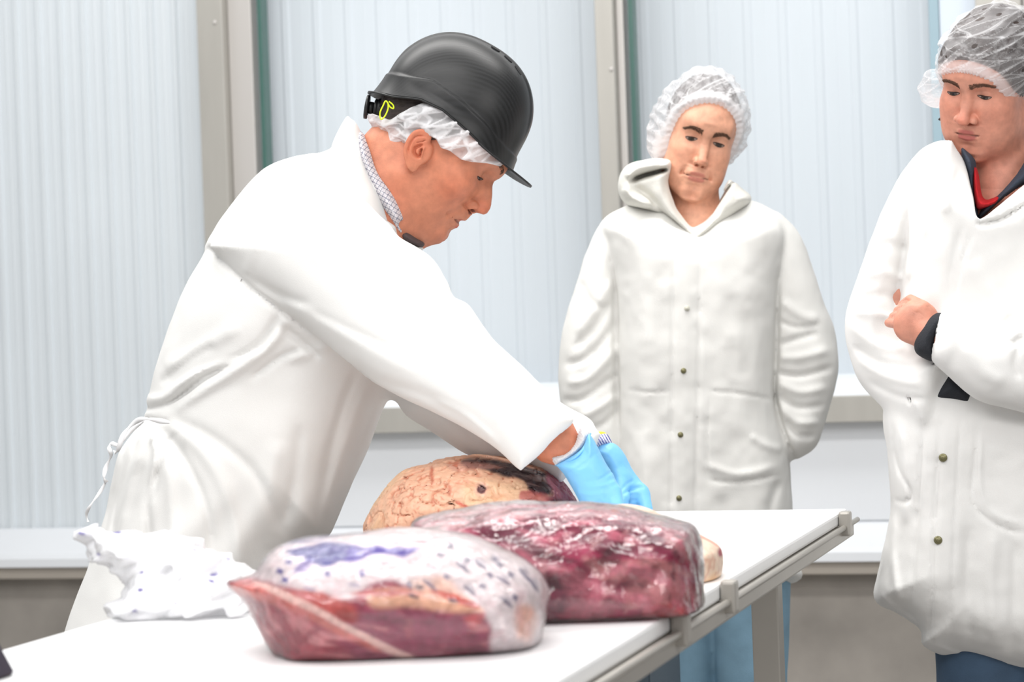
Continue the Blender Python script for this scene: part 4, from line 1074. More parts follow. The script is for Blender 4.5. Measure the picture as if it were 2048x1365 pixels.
# far unwrapped cut with fat cap
D3_ = 3.52
s3_ = Sil([(728, 1064), (733, 1035), (752, 998), (778, 965), (806, 942), (850, 930), (882, 918), (930, 912), (985, 914), (1040, 922), (1090, 934), (1126, 958), (1146, 985), (1158, 1012), (1160, 1085), (1100, 1110), (760, 1110)], D3_)
lay3 = [
    (Sil([(1080, 930), (1130, 950), (1180, 1000), (1190, 1060), (1100, 1060), (1085, 1015), (1100, 985)], D3_), srgb(128, 62, 76), .005, .8),
    (Sil([(925, 918), (985, 916), (1040, 928), (1085, 945), (1102, 970), (1096, 992), (1060, 985), (1046, 965), (1010, 955), (975, 942), (940, 934)], D3_), srgb(58, 46, 50), .003, .6),
    (Sil([(900, 925), (960, 920), (1010, 935), (980, 940), (920, 938)], D3_), srgb(196, 140, 126), .003, .8, .6),
    (Sil([(1045, 985), (1090, 990), (1110, 1020), (1050, 1010)], D3_), srgb(170, 84, 84), .003, 1.2, .8),
    (Sil([(1105, 1000), (1165, 1010), (1170, 1030), (1100, 1030)], D3_), srgb(46, 16, 26), .004, .6, .9),
    (Sil([(1090, 950), (1130, 975), (1150, 1000), (1130, 1004), (1100, 980)], D3_), srgb(150, 84, 100), .003, .6, .9),
    (blob(962, 979, 15, 14, 0, D3_), srgb(224, 160, 160), .003, .2, .8), (blob(962, 979, 9.5, 9, 0, D3_), srgb(74, 20, 32), .0016, .15),
    (blob(928, 1012, 22, 4, 30, D3_), srgb(186, 60, 40), .0022, .6, .8), (blob(868, 950, 4, 16, -12, D3_), srgb(176, 84, 58), .0018, .6, .8), (blob(898, 978, 3, 12, 5, D3_), srgb(176, 84, 58), .0018, .6, .7),
    (blob(1010, 1005, 26, 12, 0, D3_), srgb(216, 120, 104), .006, 2., .6),
]
def ridg(P, s_, sd): return 1-np.abs(noise(P+.004*noise(P, 90, sd+5)[:, None], s_, sd))*2
def col3(P):
    C, px, py = layered(P, srgb(216, 168, 140), lay3)
    pale = (1-sstep(C[:, 0]/(C[:, 1]+.02), 1.9, 2.8))*sstep(C.sum(1), .5, .9)
    cr = np.maximum(sstep(ridg(P, 58, 101), .76, .95)*(.35+.65*sstep(fbm(P, 14, 2, 104), -.3, .2)), .8*sstep(ridg(P, 105, 102), .8, .96)*sstep(fbm(P, 16, 2, 109), -.1, .3))
    C = mixc(C, cr*pale*.85, srgb(186, 98, 70)); C = mixc(C, pale*sstep(fbm(P, 30, 3, 105), .1, .5)*.5, srgb(226, 168, 140))
    C = mixc(C, pale*sstep(-fbm(P, 12, 2, 107), .1, .5)*.5, srgb(222, 190, 152))
    dk = 1-sstep(C.sum(1), .1, .35); st = streaks(P, RT-UP*.3, 110, 5, 108); C = mixc(C, dk*sstep(st, .1, .4)*.5, srgb(150, 126, 122))
    return C
def bump3(P):
    px, py, dp = proj(P)
    hole = np.exp(-((px-962)**2+(py-979)**2)/70.)*.006*(dp < 3.5)
    return .005*fbm(P, 14, 3, 110)-.0032*sstep(ridg(P, 58, 101), .65, .95)-.0018*sstep(ridg(P, 105, 102), .7, .95)+.0012*fbm(P, 90, 2, 112)-hole
cut('beef_cut', 'unwrapped beef joint with pale yellow fat cap beneath the blue-gloved hands', s3_, D3_, .13, .09, col3, M_fat, bump3, lean=-.0001)
# pale cut whose end shows to the right of the middle package
D4_ = 2.96
s4_ = Sil([(1150, 1040), (1200, 1016), (1240, 1008), (1290, 1014), (1345, 1042), (1400, 1068), (1436, 1090), (1447, 1115), (1444, 1155), (1430, 1200), (1380, 1225), (1200, 1225), (1150, 1180)], D4_)
lay4 = [(blob(1442, 1104, 6, 10, 8, D4_), srgb(150, 30, 62), .002, .1), (blob(1415, 1080, 26, 3, 25, D4_), srgb(206, 110, 96), .002, .5, .7), (Sil([(1400, 1170), (1445, 1150), (1440, 1200), (1390, 1210)], D4_), srgb(226, 178, 128), .006, .6)]
def col4(P):
    C, px, py = layered(P, srgb(230, 204, 182), lay4)
    C = mixc(C, sstep(ridg(P, 45, 121), .85, .98)*.5, srgb(200, 132, 108)); return mixc(C, sstep(fbm(P, 25, 2, 123), .2, .6)*.4, srgb(222, 176, 156))
cut('beef_cut', 'pale fat-covered beef end showing to the right of the clear-wrapped package', s4_, D4_, .10, .07, col4, M_fat, lambda P: .003*fbm(P, 20, 3, 125), lean=-.0001)

# crumpled empty bag
DB = 2.78
sb = Sil([(122, 1050), (150, 1058), (190, 1048), (232, 1060), (300, 1062), (362, 1068), (392, 1074), (412, 1092), (450, 1108), (492, 1128), (512, 1150), (520, 1190), (490, 1240), (420, 1262), (330, 1262), (240, 1262), (212, 1240), (210, 1210), (244, 1196), (248, 1172), (228, 1150), (200, 1132), (178, 1126), (182, 1112), (172, 1096), (150, 1080)], DB, smooth=False)
spots = [(blob(x, y, rx, ry, a_, DB), srgb(66, 40, 150), .0012, .3) for x, y, rx, ry, a_ in ((234, 1064, 9, 3.5, 5), (280, 1181, 5, 4, 0), (163, 1067, 8, 3, 10), (238, 1246, 3, 2, 0), (430, 1150, 9, 3, -10), (425, 1165, 8, 3, 40), (282, 1146, 4, 3, 0), (350, 1210, 4, 2, 20), (196, 1108, 4, 2, 0), (268, 1222, 4, 2, 0), (455, 1120, 4, 2, 0), (390, 1100, 5, 2, 0))]
def colb(P):
    C, px, py = layered(P, (.90, .90, .92), spots); C = mixc(C, sstep(fbm(P, 40, 3, 131), .3, .6)*.12, srgb(170, 160, 220)); return C
def bagf(P):
    px, py, dp = proj(P); r, e, h = facets(P, 16, 2); r2, e2, h2 = facets(P, 38, 4)
    d = inflate(sb(px, py), dp-f32(DB)-(py-1150)*f32(-.0003), .03, .075)-.012*h-.005*h2+.004
    return smax(d, f32(TZ+.001)-P[:, 2], .002)
pl, ph = at(120, 1265, DB+.15), at(525, 1040, DB-.15)
me, _ = sdf_mesh(bagf, np.minimum(pl, ph)-.06, np.maximum(pl, ph)+.06, .0032, colb)
keep_largest(me); mb, nt, b = newmat('bag_film'); a = nt.nodes.new('ShaderNodeVertexColor'); a.layer_name = 'Col'; nt.links.new(a.outputs[0], b.inputs['Base Color'])
b.inputs['Roughness'].default_value = .25; b.inputs['Alpha'].default_value = .72; b.inputs['Specular IOR Level'].default_value = .6
tag(link('plastic_bag', me, mb, smooth=True), 'crumpled empty white plastic bag with purple specks, left end of the board', 'bag')
# dark tub at the near corner and dark crate below the table
M_dark = mat('dark_plastic', srgb(34, 28, 44), .4)
def tub(name, x0, x1, y0, y1, z0, z1, t, m, label, cat, slant=0.):
    bm = bmesh.new(); bmesh.ops.create_cube(bm, size=1)
    for v in bm.verts:
        k = slant if v.co.z < 0 else 0; v.co = Vector(((x0+x1)/2+v.co.x*(x1-x0-2*k), (y0+y1)/2+v.co.y*(y1-y0-2*k), z0 if v.co.z < 0 else z1))
    top = [f for f in bm.faces if f.normal.z > .9]; bmesh.ops.inset_region(bm, faces=top, thickness=t)
    top = [f for f in bm.faces if f.normal.z > .9 and all(abs(v.co.x-x0) > t*.5 and abs(v.co.x-x1) > t*.5 for v in f.verts)]
    for v in top[0].verts: v.co.z = z0+t
    bmesh.ops.bevel(bm, geom=bm.edges[:], offset=.003, segments=2, affect='EDGES')
    me = bpy.data.meshes.new('m'); bm.to_mesh(me); bm.free(); return tag(link(name, me, m, smooth=False), label, cat)
tub('tub', -1.216, -1.131, 1.78, 2.05, TZ+.001, TZ+.058, .005, M_dark, 'dark plastic tub corner at the bottom left of the photo, on the board', 'tub', -.02)
M_slate = mat('slate_plastic', srgb(84, 98, 110), .6)
tub('bin', -1.22, -.955, 4.12, 4.38, 0, .555, .008, M_slate, 'slate grey plastic bin on the floor behind the table, left of the light jeans', 'bin', .0)
# ------------------------------------------------------------------ onlookers
def headframe(ex, ey, D, yaw, pitch, roll, s, lat=1.):
    B = view_basis(yaw, pitch, roll); o = at(ex, ey, D-.08)-(B.T@np.array([0, .0835, .0205]))*s
    return Frame(o, B, s, lat), B
def make_head(fr, K, neck, skin, colkw, cutp, cutn, h=.0018, extra=None):
    def f(P):
        q = fr.loc(P); d = head_local(q, K)*fr.s
        d = smin(d, neck(P), .022)
        if extra: d = extra(P, q, d)
        return smax(d, (P-V3(cutp))@V3(cutn), .01)
    c = fr.glo((0, 0, 0))
    me, _ = sdf_mesh(f, c-np.array([.2, .2, .30]), c+np.array([.2, .2, .22]), h, lambda P: head_color(fr.loc(P), K, skin, **colkw))
    return me
def bodymesh(f, lo, hi, skin, h=.008):
    me, P = sdf_mesh(f, lo, hi, h); C = np.tile(np.array(skin), (len(P), 1)); n_ = fbm(P, 40, 2, 9)
    setcol(me, mixc(C, np.clip(.15+.3*n_, 0, 1), np.array(skin)*np.array([1, .66, .58]))); return me
def net(fr, pts, off, pl_n, pl_p, puff, op, parent, h=.0026, seed=2, fs=22, amp=.007, zmin=-.06, extra=None):
    """bouffant cap: offset skull, pleated, open towards the face"""
    m = net_mat('bouffant_net_%d' % seed, op[0], op[1], 70)
    def f(P):
        q = fr.loc(P); r, e, hh = facets(P, fs, seed); d = cranium(q, off)
        for c_, r_ in puff: d = smin(d, ell(q, c_, r_), .025)
        if extra: d = smin(d, extra(P), .02)
        ang = np.arctan2(q[:, 0], q[:, 2]-.03); pl = np.sin(ang*26+6*noise(P, 12, seed))*.0016
        band = (q@V3((0, pl_n[0], pl_n[1])))-(pl_n[0]*pl_p[0]+pl_n[1]*pl_p[1])
        d = d-amp*hh*sstep(-band, .004, .03)-pl*sstep(-band, 0, .02)+.004*(1-sstep(-band, 0, .03))
        return smax(smax(d, band.astype(f32)-.0012*np.sin(ang*40), .003), f32(zmin)-q[:, 2], .012)
    def cc(P):
        q = fr.loc(P); r, e, hh = facets(P, fs, seed); band = (q@V3((0, pl_n[0], pl_n[1])))-(pl_n[0]*pl_p[0]+pl_n[1]*pl_p[1])
        v = np.clip(op[2]*r**1.3+op[3]*(1-sstep(e, .012, .05))+op[4]*(1-sstep(-band, .006, .018)), 0, 1); return np.stack([v, v, v], 1)
    c = fr.glo((0, 0, 0)); me, _ = sdf_mesh(f, c-np.array([.24, .24, .2]), c+np.array([.24, .24, .26]), h, cc)
    return link('hair_net', me, m, parent)
def buttons(pts, D, r, parent, m, surf):
    for x, y in pts:
        ds = np.linspace(D-.3, D+.05, 240); P = np.array([at(x, y, d) for d in ds]).astype(f32); v = surf(P); i = np.argmax(v < 0); d = ds[i]
        me = joinme([disc(at(x, y, d-.001), fwd, r, .005, 16), disc(at(x, y, d-.004), fwd, r*.55, .004, 12)]); link('button', me, m, parent)
M_btn = mat('brass_snap', srgb(128, 124, 92), .35, .6)
M_btnw = mat('white_snap', srgb(205, 203, 190), .5)
def shoes(parent, pts, m):
    for x, y, a in pts:
        c, s_ = cos(a), sin(a)
        def f(P, x=x, y=y, c=c, s_=s_):
            q = P-V3((x, y, 0)); u = q[:, 0]*c+q[:, 1]*s_; v = -q[:, 0]*s_+q[:, 1]*c; w_ = q[:, 2]; Q = np.stack([u, v, w_], 1)
            d = smin(ell(Q, (.06, 0, .035), (.14, .048, .04)), ell(Q, (-.02, 0, .06), (.06, .042, .06)), .03); return smax(d, .004-w_, .004)
        me, _ = sdf_mesh(f, (x-.22, y-.22, 0), (x+.22, y+.22, .15), .008); link('shoe', me, m, parent)
M_shoe = mat('dark_work_shoe', srgb(40, 40, 42), .6)
M_jl = mat('light_blue_denim', srgb(132, 168, 190), .85, var=.2, vscale=14, bump=.5, bscale=500)
M_jd = mat('dark_blue_denim', srgb(62, 84, 108), .85, var=.2, vscale=14, bump=.5, bscale=500)
def trousers(parent, hips, knees, feet, rs_, m, D, ztop):
    def f(P):
        d = None
        for h_, k_, a_ in zip(hips, knees, feet):
            e = chain(P, [h_, k_, a_], rs_); d = e if d is None else smin(d, e, .015)
        d = d-.005*fbm(P*np.array([1, 1, .5], f32), 10, 3, 14)-.002*fbm(P, 30, 2, 15)
        return smax(smax(d, .045-P[:, 2], .004), P[:, 2]-f32(ztop), .004)
    A = np.array(list(hips)+list(feet)); me, _ = sdf_mesh(f, A.min(0)-.16, A.max(0)+.16, .009); link('trousers', me, m, parent)

# ---- woman
DW = 4.72
g_ = at(1410, 1200, DW)
woman = empty('person', (g_[0], g_[1], 0), 'woman in a hair net and white hooded coat standing with hands in pockets', 'person')
fr_w, Bw = headframe(1410, 283, DW, 3, 14, 13, 1.02, .87)
KW = dict(HP, nose=.95, jaw=.97, lip=.80, ears=0, cheek=.2, mw=1.18, mc=-.001, mz=-.001, ez=.0205)
nb_ = at(1392, 455, DW+.01)
fit_profile(KW, [(.0955, .055), (.0935, .045), (.0895, .030), (.094, .016), (.104, .0), (.1155, -.0125), (.1150, -.020), (.1, -.0275), (.0975, -.034), (.1005, -.041), (.0965, -.048), (.0985, -.054), (.0895, -.066), (.0915, -.078), (.087, -.090)])
KWc = dict(redness=.55, lipc=srgb(196, 118, 104), browc=srgb(110, 80, 62), brow=.9)
meh = make_head(fr_w, KW, lambda P: cone(P, fr_w.glo((0, -.03, -.04)), nb_, .050, .054), SKIN_W, KWc, at(1390, 500, DW), -UP, h=.0021)
def wbody(P):
    d = chain(P, [at(1392, 450, DW+.01), at(1392, 520, DW+.02), at(1392, 900, DW+.02)], [.052, .07, .09])
    d = smin(d, ell(P, at(1392, 600, DW+.02), (.15, .075, .14), np.array([RT, fwd, UP])), .05)
    for sx, ex, wx in ((1285, 1180, 1262), (1510, 1615, 1528)):
        d = smin(d, chain(P, [at(sx, 490, DW+.01), at(ex, 730, DW+.01), at(wx, 885, DW+.03)], [.045, .034, .024]), .03)
        hx = wx-(8 if wx < 1400 else -8)*-1
        d = smin(d, ell(P, at(wx, 925, DW+.02), (.038, .016, .048), np.array([RT, fwd, UP])), .012)
        for i in range(4):
            d = smin(d, chain(P, [at(wx-26+17*i, 955, DW+.015), at(wx-28+18*i, 990, DW+.01), at(wx-26+17*i, 1018-abs(i-1.5)*4, DW+.02)], [.0085, .008, .0065]), .004)
        tx = -1 if wx > 1400 else 1
        d = smin(d, chain(P, [at(wx+tx*26, 912, DW+.015), at(wx+tx*44, 940, DW+.005), at(wx+tx*46, 968, DW+.005)], [.010, .009, .007]), .006)
    for x, r_ in ((1376, .026), (1500, .034)): d = smin(d, cone(P, at(x, 1060, DW), np.append(at(x-2, 1500, DW)[:2], .1), r_, r_*.8), .03)
    return d
C0 = at(1392, 1000, DW)
meb = bodymesh(wbody, (C0[0]-.4, C0[1]-.3, 0), (C0[0]+.4, C0[1]+.3, 1.45), SKIN_W)
link('body', joinme([meh, meb]), M_skin, woman)
face_details(fr_w, KW, woman, (.05, .035, .02), srgb(104, 74, 56), open_=.0033, gaze=-.0022, seed=5, brow_amt=2.2, lashw=.0013, brow_w=1.5, brow=[(.012, .0365), (.024, .0405), (.038, .0415), (.050, .0360)])
def whair(P):
    q = fr_w.loc(P); d = cranium(q, .005)+.001*noise(P, 120, 2); d = smin(d, ell(q, (0, -.10, .03), (.05, .035, .05)), .02)
    th = .873*(q[:, 1]-.074)-.487*(q[:, 2]-.092); return smax(smax(d, th, .004), -.035-q[:, 2], .004)
c_ = fr_w.glo((0, 0, 0)); me, _ = sdf_mesh(whair, c_-.2, c_+.24, .004); link('hair', me, M_hairw, woman)
net(fr_w, None, .018, (.873, -.487), (.080, .084), [((-.072, -.02, .02), (.042, .06, .075)), ((.070, -.03, .035), (.042, .06, .072)), ((0, -.10, .03), (.07, .045, .07))], (.26, .58, .45, .5, .7), woman, seed=3)
wt = Sil([(1205, 445), (1262, 412), (1300, 405), (1340, 410), (1386, 446), (1432, 415), (1470, 404), (1508, 402), (1560, 430), (1578, 480), (1566, 560), (1556, 700), (1558, 800), (1578, 900), (1584, 980), (1588, 1100), (1592, 1165), (1400, 1175), (1236, 1165), (1232, 1000), (1232, 800), (1228, 600), (1210, 500)], DW)
wl_ = Sil([(1262, 412), (1235, 420), (1200, 448), (1170, 510), (1150, 570), (1128, 640), (1119, 700), (1117, 760), (1122, 830), (1140, 885), (1190, 925), (1250, 925), (1262, 900), (1256, 800), (1256, 700), (1254, 600), (1252, 520), (1280, 450)], DW)
wr_ = Sil([(1545, 422), (1575, 438), (1602, 472), (1626, 540), (1645, 600), (1665, 650), (1676, 720), (1671, 770), (1655, 830), (1635, 890), (1605, 915), (1580, 925), (1545, 925), (1532, 880), (1530, 800), (1530, 700), (1530, 600), (1530, 520), (1505, 450)], DW)
fw = Folds((1080, 380), (1720, 1200), [
    ([(1347, 520), (1345, 700), (1343, 900), (1340, 1160)], 4, -2.2), ([(1399, 520), (1398, 700), (1393, 900), (1388, 1160)], 4, -2.2), ([(1372, 500), (1370, 800), (1362, 1160)], 16, 2.0),
    ([(1386, 486), (1396, 492), (1430, 478), (1490, 440)], 4, -3), ([(1386, 490), (1340, 480), (1290, 450)], 5, -2),
    ([(1228, 540), (1230, 700), (1233, 860)], 6, -7), ([(1556, 540), (1554, 700), (1550, 800), (1572, 880), (1590, 920)], 5, -9), ([(1548, 780), (1565, 850), (1590, 915)], 4, -6),
    ([(1415, 782), (1480, 788), (1548, 800)], 3, -1.8), ([(1255, 780), (1300, 785), (1342, 782)], 3, -1.5), ([(1415, 960), (1480, 965), (1560, 950)], 4, -2.2), ([(1410, 930), (1480, 950), (1560, 930)], 8, 2.5), ([(1420, 790), (1415, 880), (1418, 960)], 3, -1.5),
    # sleeves
    ([(1234, 640), (1200, 690), (1165, 720), (1130, 730)], 8, -5), ([(1236, 690), (1205, 730), (1170, 760), (1130, 765)], 9, 5), ([(1236, 745), (1200, 775), (1160, 800), (1125, 800)], 8, -5), ([(1236, 790), (1200, 815), (1160, 835)], 9, 5), ([(1236, 820), (1205, 850), (1160, 868)], 7, -4),
    ([(1225, 560), (1190, 620), (1150, 670)], 10, 4), ([(1222, 600), (1190, 655), (1145, 700)], 8, -4), ([(1160, 560), (1180, 600), (1210, 620)], 8, -3),
    ([(1556, 690), (1590, 680), (1640, 665)], 8, -5), ([(1556, 715), (1600, 715), (1660, 700)], 9, 5), ([(1554, 745), (1600, 752), (1665, 735)], 7, -6), ([(1554, 765), (1600, 785), (1655, 775)], 9, 5), ([(1556, 790), (1595, 815), (1650, 810)], 7, -5), ([(1562, 815), (1595, 845), (1640, 845)], 8, 5), ([(1570, 840), (1595, 870), (1630, 872)], 7, -5), ([(1560, 600), (1600, 630), (1640, 640)], 10, 3.5), ([(1556, 640), (1590, 655), (1640, 650)], 6, -3),
    ([(1450, 500), (1440, 600), (1460, 700)], 22, 2), ([(1300, 500), (1290, 620), (1300, 740)], 22, 2), ([(1480, 620), (1500, 700), (1480, 760)], 14, -2), ([(1280, 860), (1290, 950), (1280, 1050)], 16, 3), ([(1440, 990), (1450, 1060), (1440, 1150)], 14, -3), ([(1500, 870), (1530, 890), (1565, 900)], 8, 3), ([(1560, 960), (1540, 1020), (1545, 1100)], 9, -4)])
vw = Sil([(1345, 330), (1362, 405), (1387, 455), (1412, 405), (1436, 330)], DW)
def wcoat(P):
    px, py, dp = proj(P); c = dp-f32(DW)
    d = inflate(wt(px, py), c, .085, .135-.035*(1-sstep(py, 400, 470)))
    for s_ in (wl_, wr_): d = smin(d, inflate(s_(px, py), c-f32(.0), .05, .062), .006)
    d = d-np.where(c < .02, fw(px, py), 0)-.004*fbm(P, 8, 3, 141)-.0015*fbm(P, 30, 2, 143)
    d = smax(d, -np.maximum(vw(px, py), c-.02), .004)
    return smax(d, -cone(P, at(1392, 470, DW+.02), at(1392, 340, DW), .030, .085), .006)
C1 = at(1395, 780, DW); me, _ = sdf_mesh(wcoat, (C1[0]-.42, C1[1]-.32, .58), (C1[0]+.42, C1[1]+.32, 1.42), .005); link('coat', me, M_coat2, woman)
buttons([(1367, 742), (1361, 870), (1358, 997)], DW, .0055, woman, M_btn, wcoat); buttons([(1374, 617)], DW, .0055, woman, M_btnw, wcoat)
M_hood = mat('cream_fleece_hood', (.74, .73, .68), .95, bump=.8, bscale=300)
ncw = lambda P: cone(P, at(1392, 500, DW), at(1398, 330, DW), .050, .082)
def hooddisp(P, px, py, dp): return .003*fbm(P, 20, 2, 151)+np.where(dp < DW, hf(px, py), 0)
hf = Folds((1200, 290), (1540, 520), [([(1262, 362), (1285, 352), (1310, 345), (1336, 338)], 5, -16), ([(1248, 375), (1262, 395), (1300, 415)], 8, 4), ([(1268, 372), (1300, 395), (1340, 440), (1380, 475)], 7, -4), ([(1250, 355), (1275, 335), (1320, 328)], 7, 5), ([(1468, 362), (1440, 400), (1412, 440)], 3, -8)], 2)
strip_solid([(1388, 482), (1350, 456), (1300, 426), (1256, 410), (1238, 382), (1240, 352), (1258, 330), (1296, 318), (1338, 318), (1345, 335), (1338, 365), (1350, 402), (1372, 440), (1392, 468), (1390, 488)], DW-.01, .022, .100, .0032, M_hood, 'hood', woman, inner=ncw, disp=hooddisp)
strip_solid([(1384, 488), (1386, 468), (1406, 444), (1430, 408), (1450, 368), (1462, 358), (1482, 376), (1502, 398), (1480, 424), (1430, 462)], DW-.01, .022, .100, .0032, M_hood, 'hood', woman, inner=ncw, disp=hooddisp)
fA, fB = at(1374, 1300, DW+.01), at(1503, 1300, DW+.01)
trousers(woman, [at(1374, 1060, DW+.01), at(1503, 1060, DW+.01)], [np.append(fA[:2], .45), np.append(fB[:2], .45)], [np.append(fA[:2], .08), np.append(fB[:2], .08)], [.052, .045, .042], M_jl, DW, .95) if False else None
def wj(P):
    d = cone(P, at(1380, 1060, DW+.02), np.append(at(1372, 1500, DW+.02)[:2], .08), .062, .043)
    d = smin(d, cone(P, at(1500, 1060, DW-.01), np.append(at(1500, 1500, DW-.01)[:2], .08), .084, .060), .01)
    d = d-.004*fbm(P*np.array([1, 1, .6], f32), 12, 3, 14)
    return smax(smax(d, .045-P[:, 2], .004), P[:, 2]-.80, .004)
me, _ = sdf_mesh(wj, (C1[0]-.25, C1[1]-.25, 0), (C1[0]+.3, C1[1]+.25, .85), .008); link('jeans', me, M_jl, woman)
a_, b_ = at(1372, 1500, DW+.02), at(1500, 1500, DW-.01); shoes(woman, [(a_[0], a_[1], -1.3), (b_[0], b_[1], -1.2)], M_shoe)

# ---- onlooker at the right
DR = 4.0
g_ = at(2030, 1250, DR)
rp = empty('person', (g_[0], g_[1], 0), 'person in a hair net at the right edge, white coat, arms crossed, red shirt collar', 'person')
fr_r, Br = headframe(1938, 189, DR, -39, 25, 11, .99, .90)
KR = dict(HP, nose=1.22, jaw=1.15, lip=.78, ears=0, cheek=1.15, mc=-.0005, chin=.003, mw=1.2)
fit_profile(KR, [(.0985, .055), (.0985, .046), (.0920, .030), (.096, .016), (.106, .0), (.1185, -.0135), (.1180, -.021), (.102, -.0285), (.0985, -.036), (.1015, -.043), (.0965, -.0485), (.0995, -.054), (.091, -.067), (.094, -.082), (.088, -.094)])
nr_ = at(2010, 400, DR+.02)
def rneck(P):
    d = cone(P, fr_r.glo((0, -.03, -.045)), nr_, .054, .060); return smin(d, ell(P, fr_r.glo((0, .020, -.088)), (.040, .035, .028)), .03)
meh = make_head(fr_r, KR, rneck, SKIN_R, dict(redness=.95, lipc=srgb(176, 92, 88), browc=srgb(84, 58, 44), brow=.9), at(2000, 470, DR), -UP, h=.0019)
def rbody(P):
    d = chain(P, [at(2010, 400, DR+.02), at(2020, 470, DR+.03), at(2040, 1000, DR+.03)], [.06, .09, .12])
    d = smin(d, ell(P, at(2035, 600, DR+.03), (.19, .09, .18), np.array([RT, fwd, UP])), .05)
    # viewer-left arm: shoulder, elbow, wrist, hand tucked under the other arm
    d = smin(d, chain(P, [at(1860, 420, DR+.0), at(1760, 700, DR-.03), at(1905, 785, DR-.13), at(1990, 800, DR-.13)], [.055, .042, .030, .026]), .02)
    # viewer-right arm coming back across to the left
    d = smin(d, chain(P, [at(2200, 420, DR+.05), at(2260, 720, DR-.04), at(2000, 725, DR-.19), at(1858, 668, DR-.185)], [.055, .044, .034, .0285]), .02)
    hnd = np.array([RT*.86+UP*.5, fwd, -RT*.5+UP*.86])
    d = smin(d, ell(P, at(1832, 645, DR-.180), (.038, .019, .034), hnd), .012)
    for i in range(4):
        x, y = 1812+9*i, 668-16*i
        d = smin(d, chain(P, [at(x+8, y-6, DR-.185), at(x-18, y-20, DR-.165), at(x-34, y-22+4*i, DR-.13)], [.0095, .0088, .0075]), .004)
    return smin(d, chain(P, [at(1850, 634, DR-.19), at(1838, 620, DR-.19), at(1822, 622, DR-.18)], [.010, .009, .0075]), .006)
C2_ = at(2040, 900, DR)
meb1 = bodymesh(rbody, (C2_[0]-.5, C2_[1]-.4, .6), (C2_[0]+.4, C2_[1]+.4, 1.5), SKIN_R, .009)
hh0, hh1 = at(1760, 720, DR+.0), at(1930, 560, DR-.24)
def rlegs(P): return smin(chain(P, [at(1975, 1050, DR), np.append(at(1970, 1300, DR)[:2], .1)], [.085, .045]), chain(P, [at(2120, 1050, DR), np.append(at(2140, 1300, DR)[:2], .1)], [.085, .045]), .03)
meb2 = bodymesh(rlegs, (C2_[0]-.4, C2_[1]-.3, .05), (C2_[0]+.4, C2_[1]+.3, .95), SKIN_R, .014)
lo_, hi_ = np.minimum(hh0, hh1)-.02, np.maximum(hh0, hh1)+.02
meb3 = bodymesh(rbody, lo_, hi_, SKIN_R, .0025)
link('body', joinme([meh, meb1, meb2, meb3]), M_skin, rp)
face_details(fr_r, KR, rp, (.06, .04, .03), srgb(104, 74, 58), open_=.0026, gaze=-.003, seed=9, brow_amt=2.0, brow_w=1.5, lashw=.0011, brow=[(.010, .0395), (.024, .0435), (.038, .0440), (.050, .0390)])
def rhair(P):
    q = fr_r.loc(P); d = cranium(q, .007)+.002*noise(P, 90, 2)
    th = .80*(q[:, 1]-.082)-.60*(q[:, 2]-.070); d = smax(smax(d, th, .004), -.04-q[:, 2], .004)
    return smin(d, cone(P, at(1905, 232, DR+.08), at(1878, 240, DR+.10), .008, .003), .004)
c_ = fr_r.glo((0, 0, 0)); me, _ = sdf_mesh(rhair, c_-.22, c_+.24, .004); link('hair', me, M_hair, rp)
net(fr_r, None, .012, (.80, -.60), (.094, .056), [((0, -.085, .05), (.075, .05, .06))], (.10, .36, .32, .34, .45), rp, seed=4, fs=24, amp=.008, zmin=-.045, h=.0022,
    extra=lambda P: smin(ell(P, at(1880, 190, DR+.06), (.034, .04, .034), np.array([RT, fwd, UP])), ell(P, at(1866, 165, DR+.06), (.022, .03, .018), np.array([RT, fwd, UP])), .02))
rt_ = Sil([(1840, 306), (1880, 280), (1906, 268), (1925, 290), (1960, 330), (2010, 330), (2060, 300), (2200, 330), (2290, 400), (2310, 600), (2300, 900), (2310, 1150), (2320, 1330), (2200, 1348), (2048, 1341), (1960, 1326), (1900, 1313), (1845, 1293), (1838, 1262), (1796, 1232), (1752, 1196), (1765, 1120), (1782, 1020), (1776, 920), (1766, 830), (1780, 700), (1800, 500), (1806, 380)], DR)
ra_ = Sil([(1850, 300), (1805, 345), (1775, 400), (1742, 475), (1710, 570), (1692, 630), (1694, 690), (1716, 756), (1745, 795), (1790, 830), (1838, 859), (1856, 857), (1867, 832), (1888, 765), (1900, 720), (1870, 700), (1832, 690), (1802, 660), (1800, 628), (1812, 560), (1832, 480), (1850, 400), (1880, 330)], DR-.06)
rb_ = Sil([(1884, 628), (1925, 637), (1990, 664), (2040, 620), (2120, 520), (2200, 400), (2270, 380), (2310, 600), (2300, 780), (2200, 850), (2100, 835), (2010, 815), (1950, 797), (1895, 752), (1863, 720), (1859, 690), (1868, 650)], DR-.18)
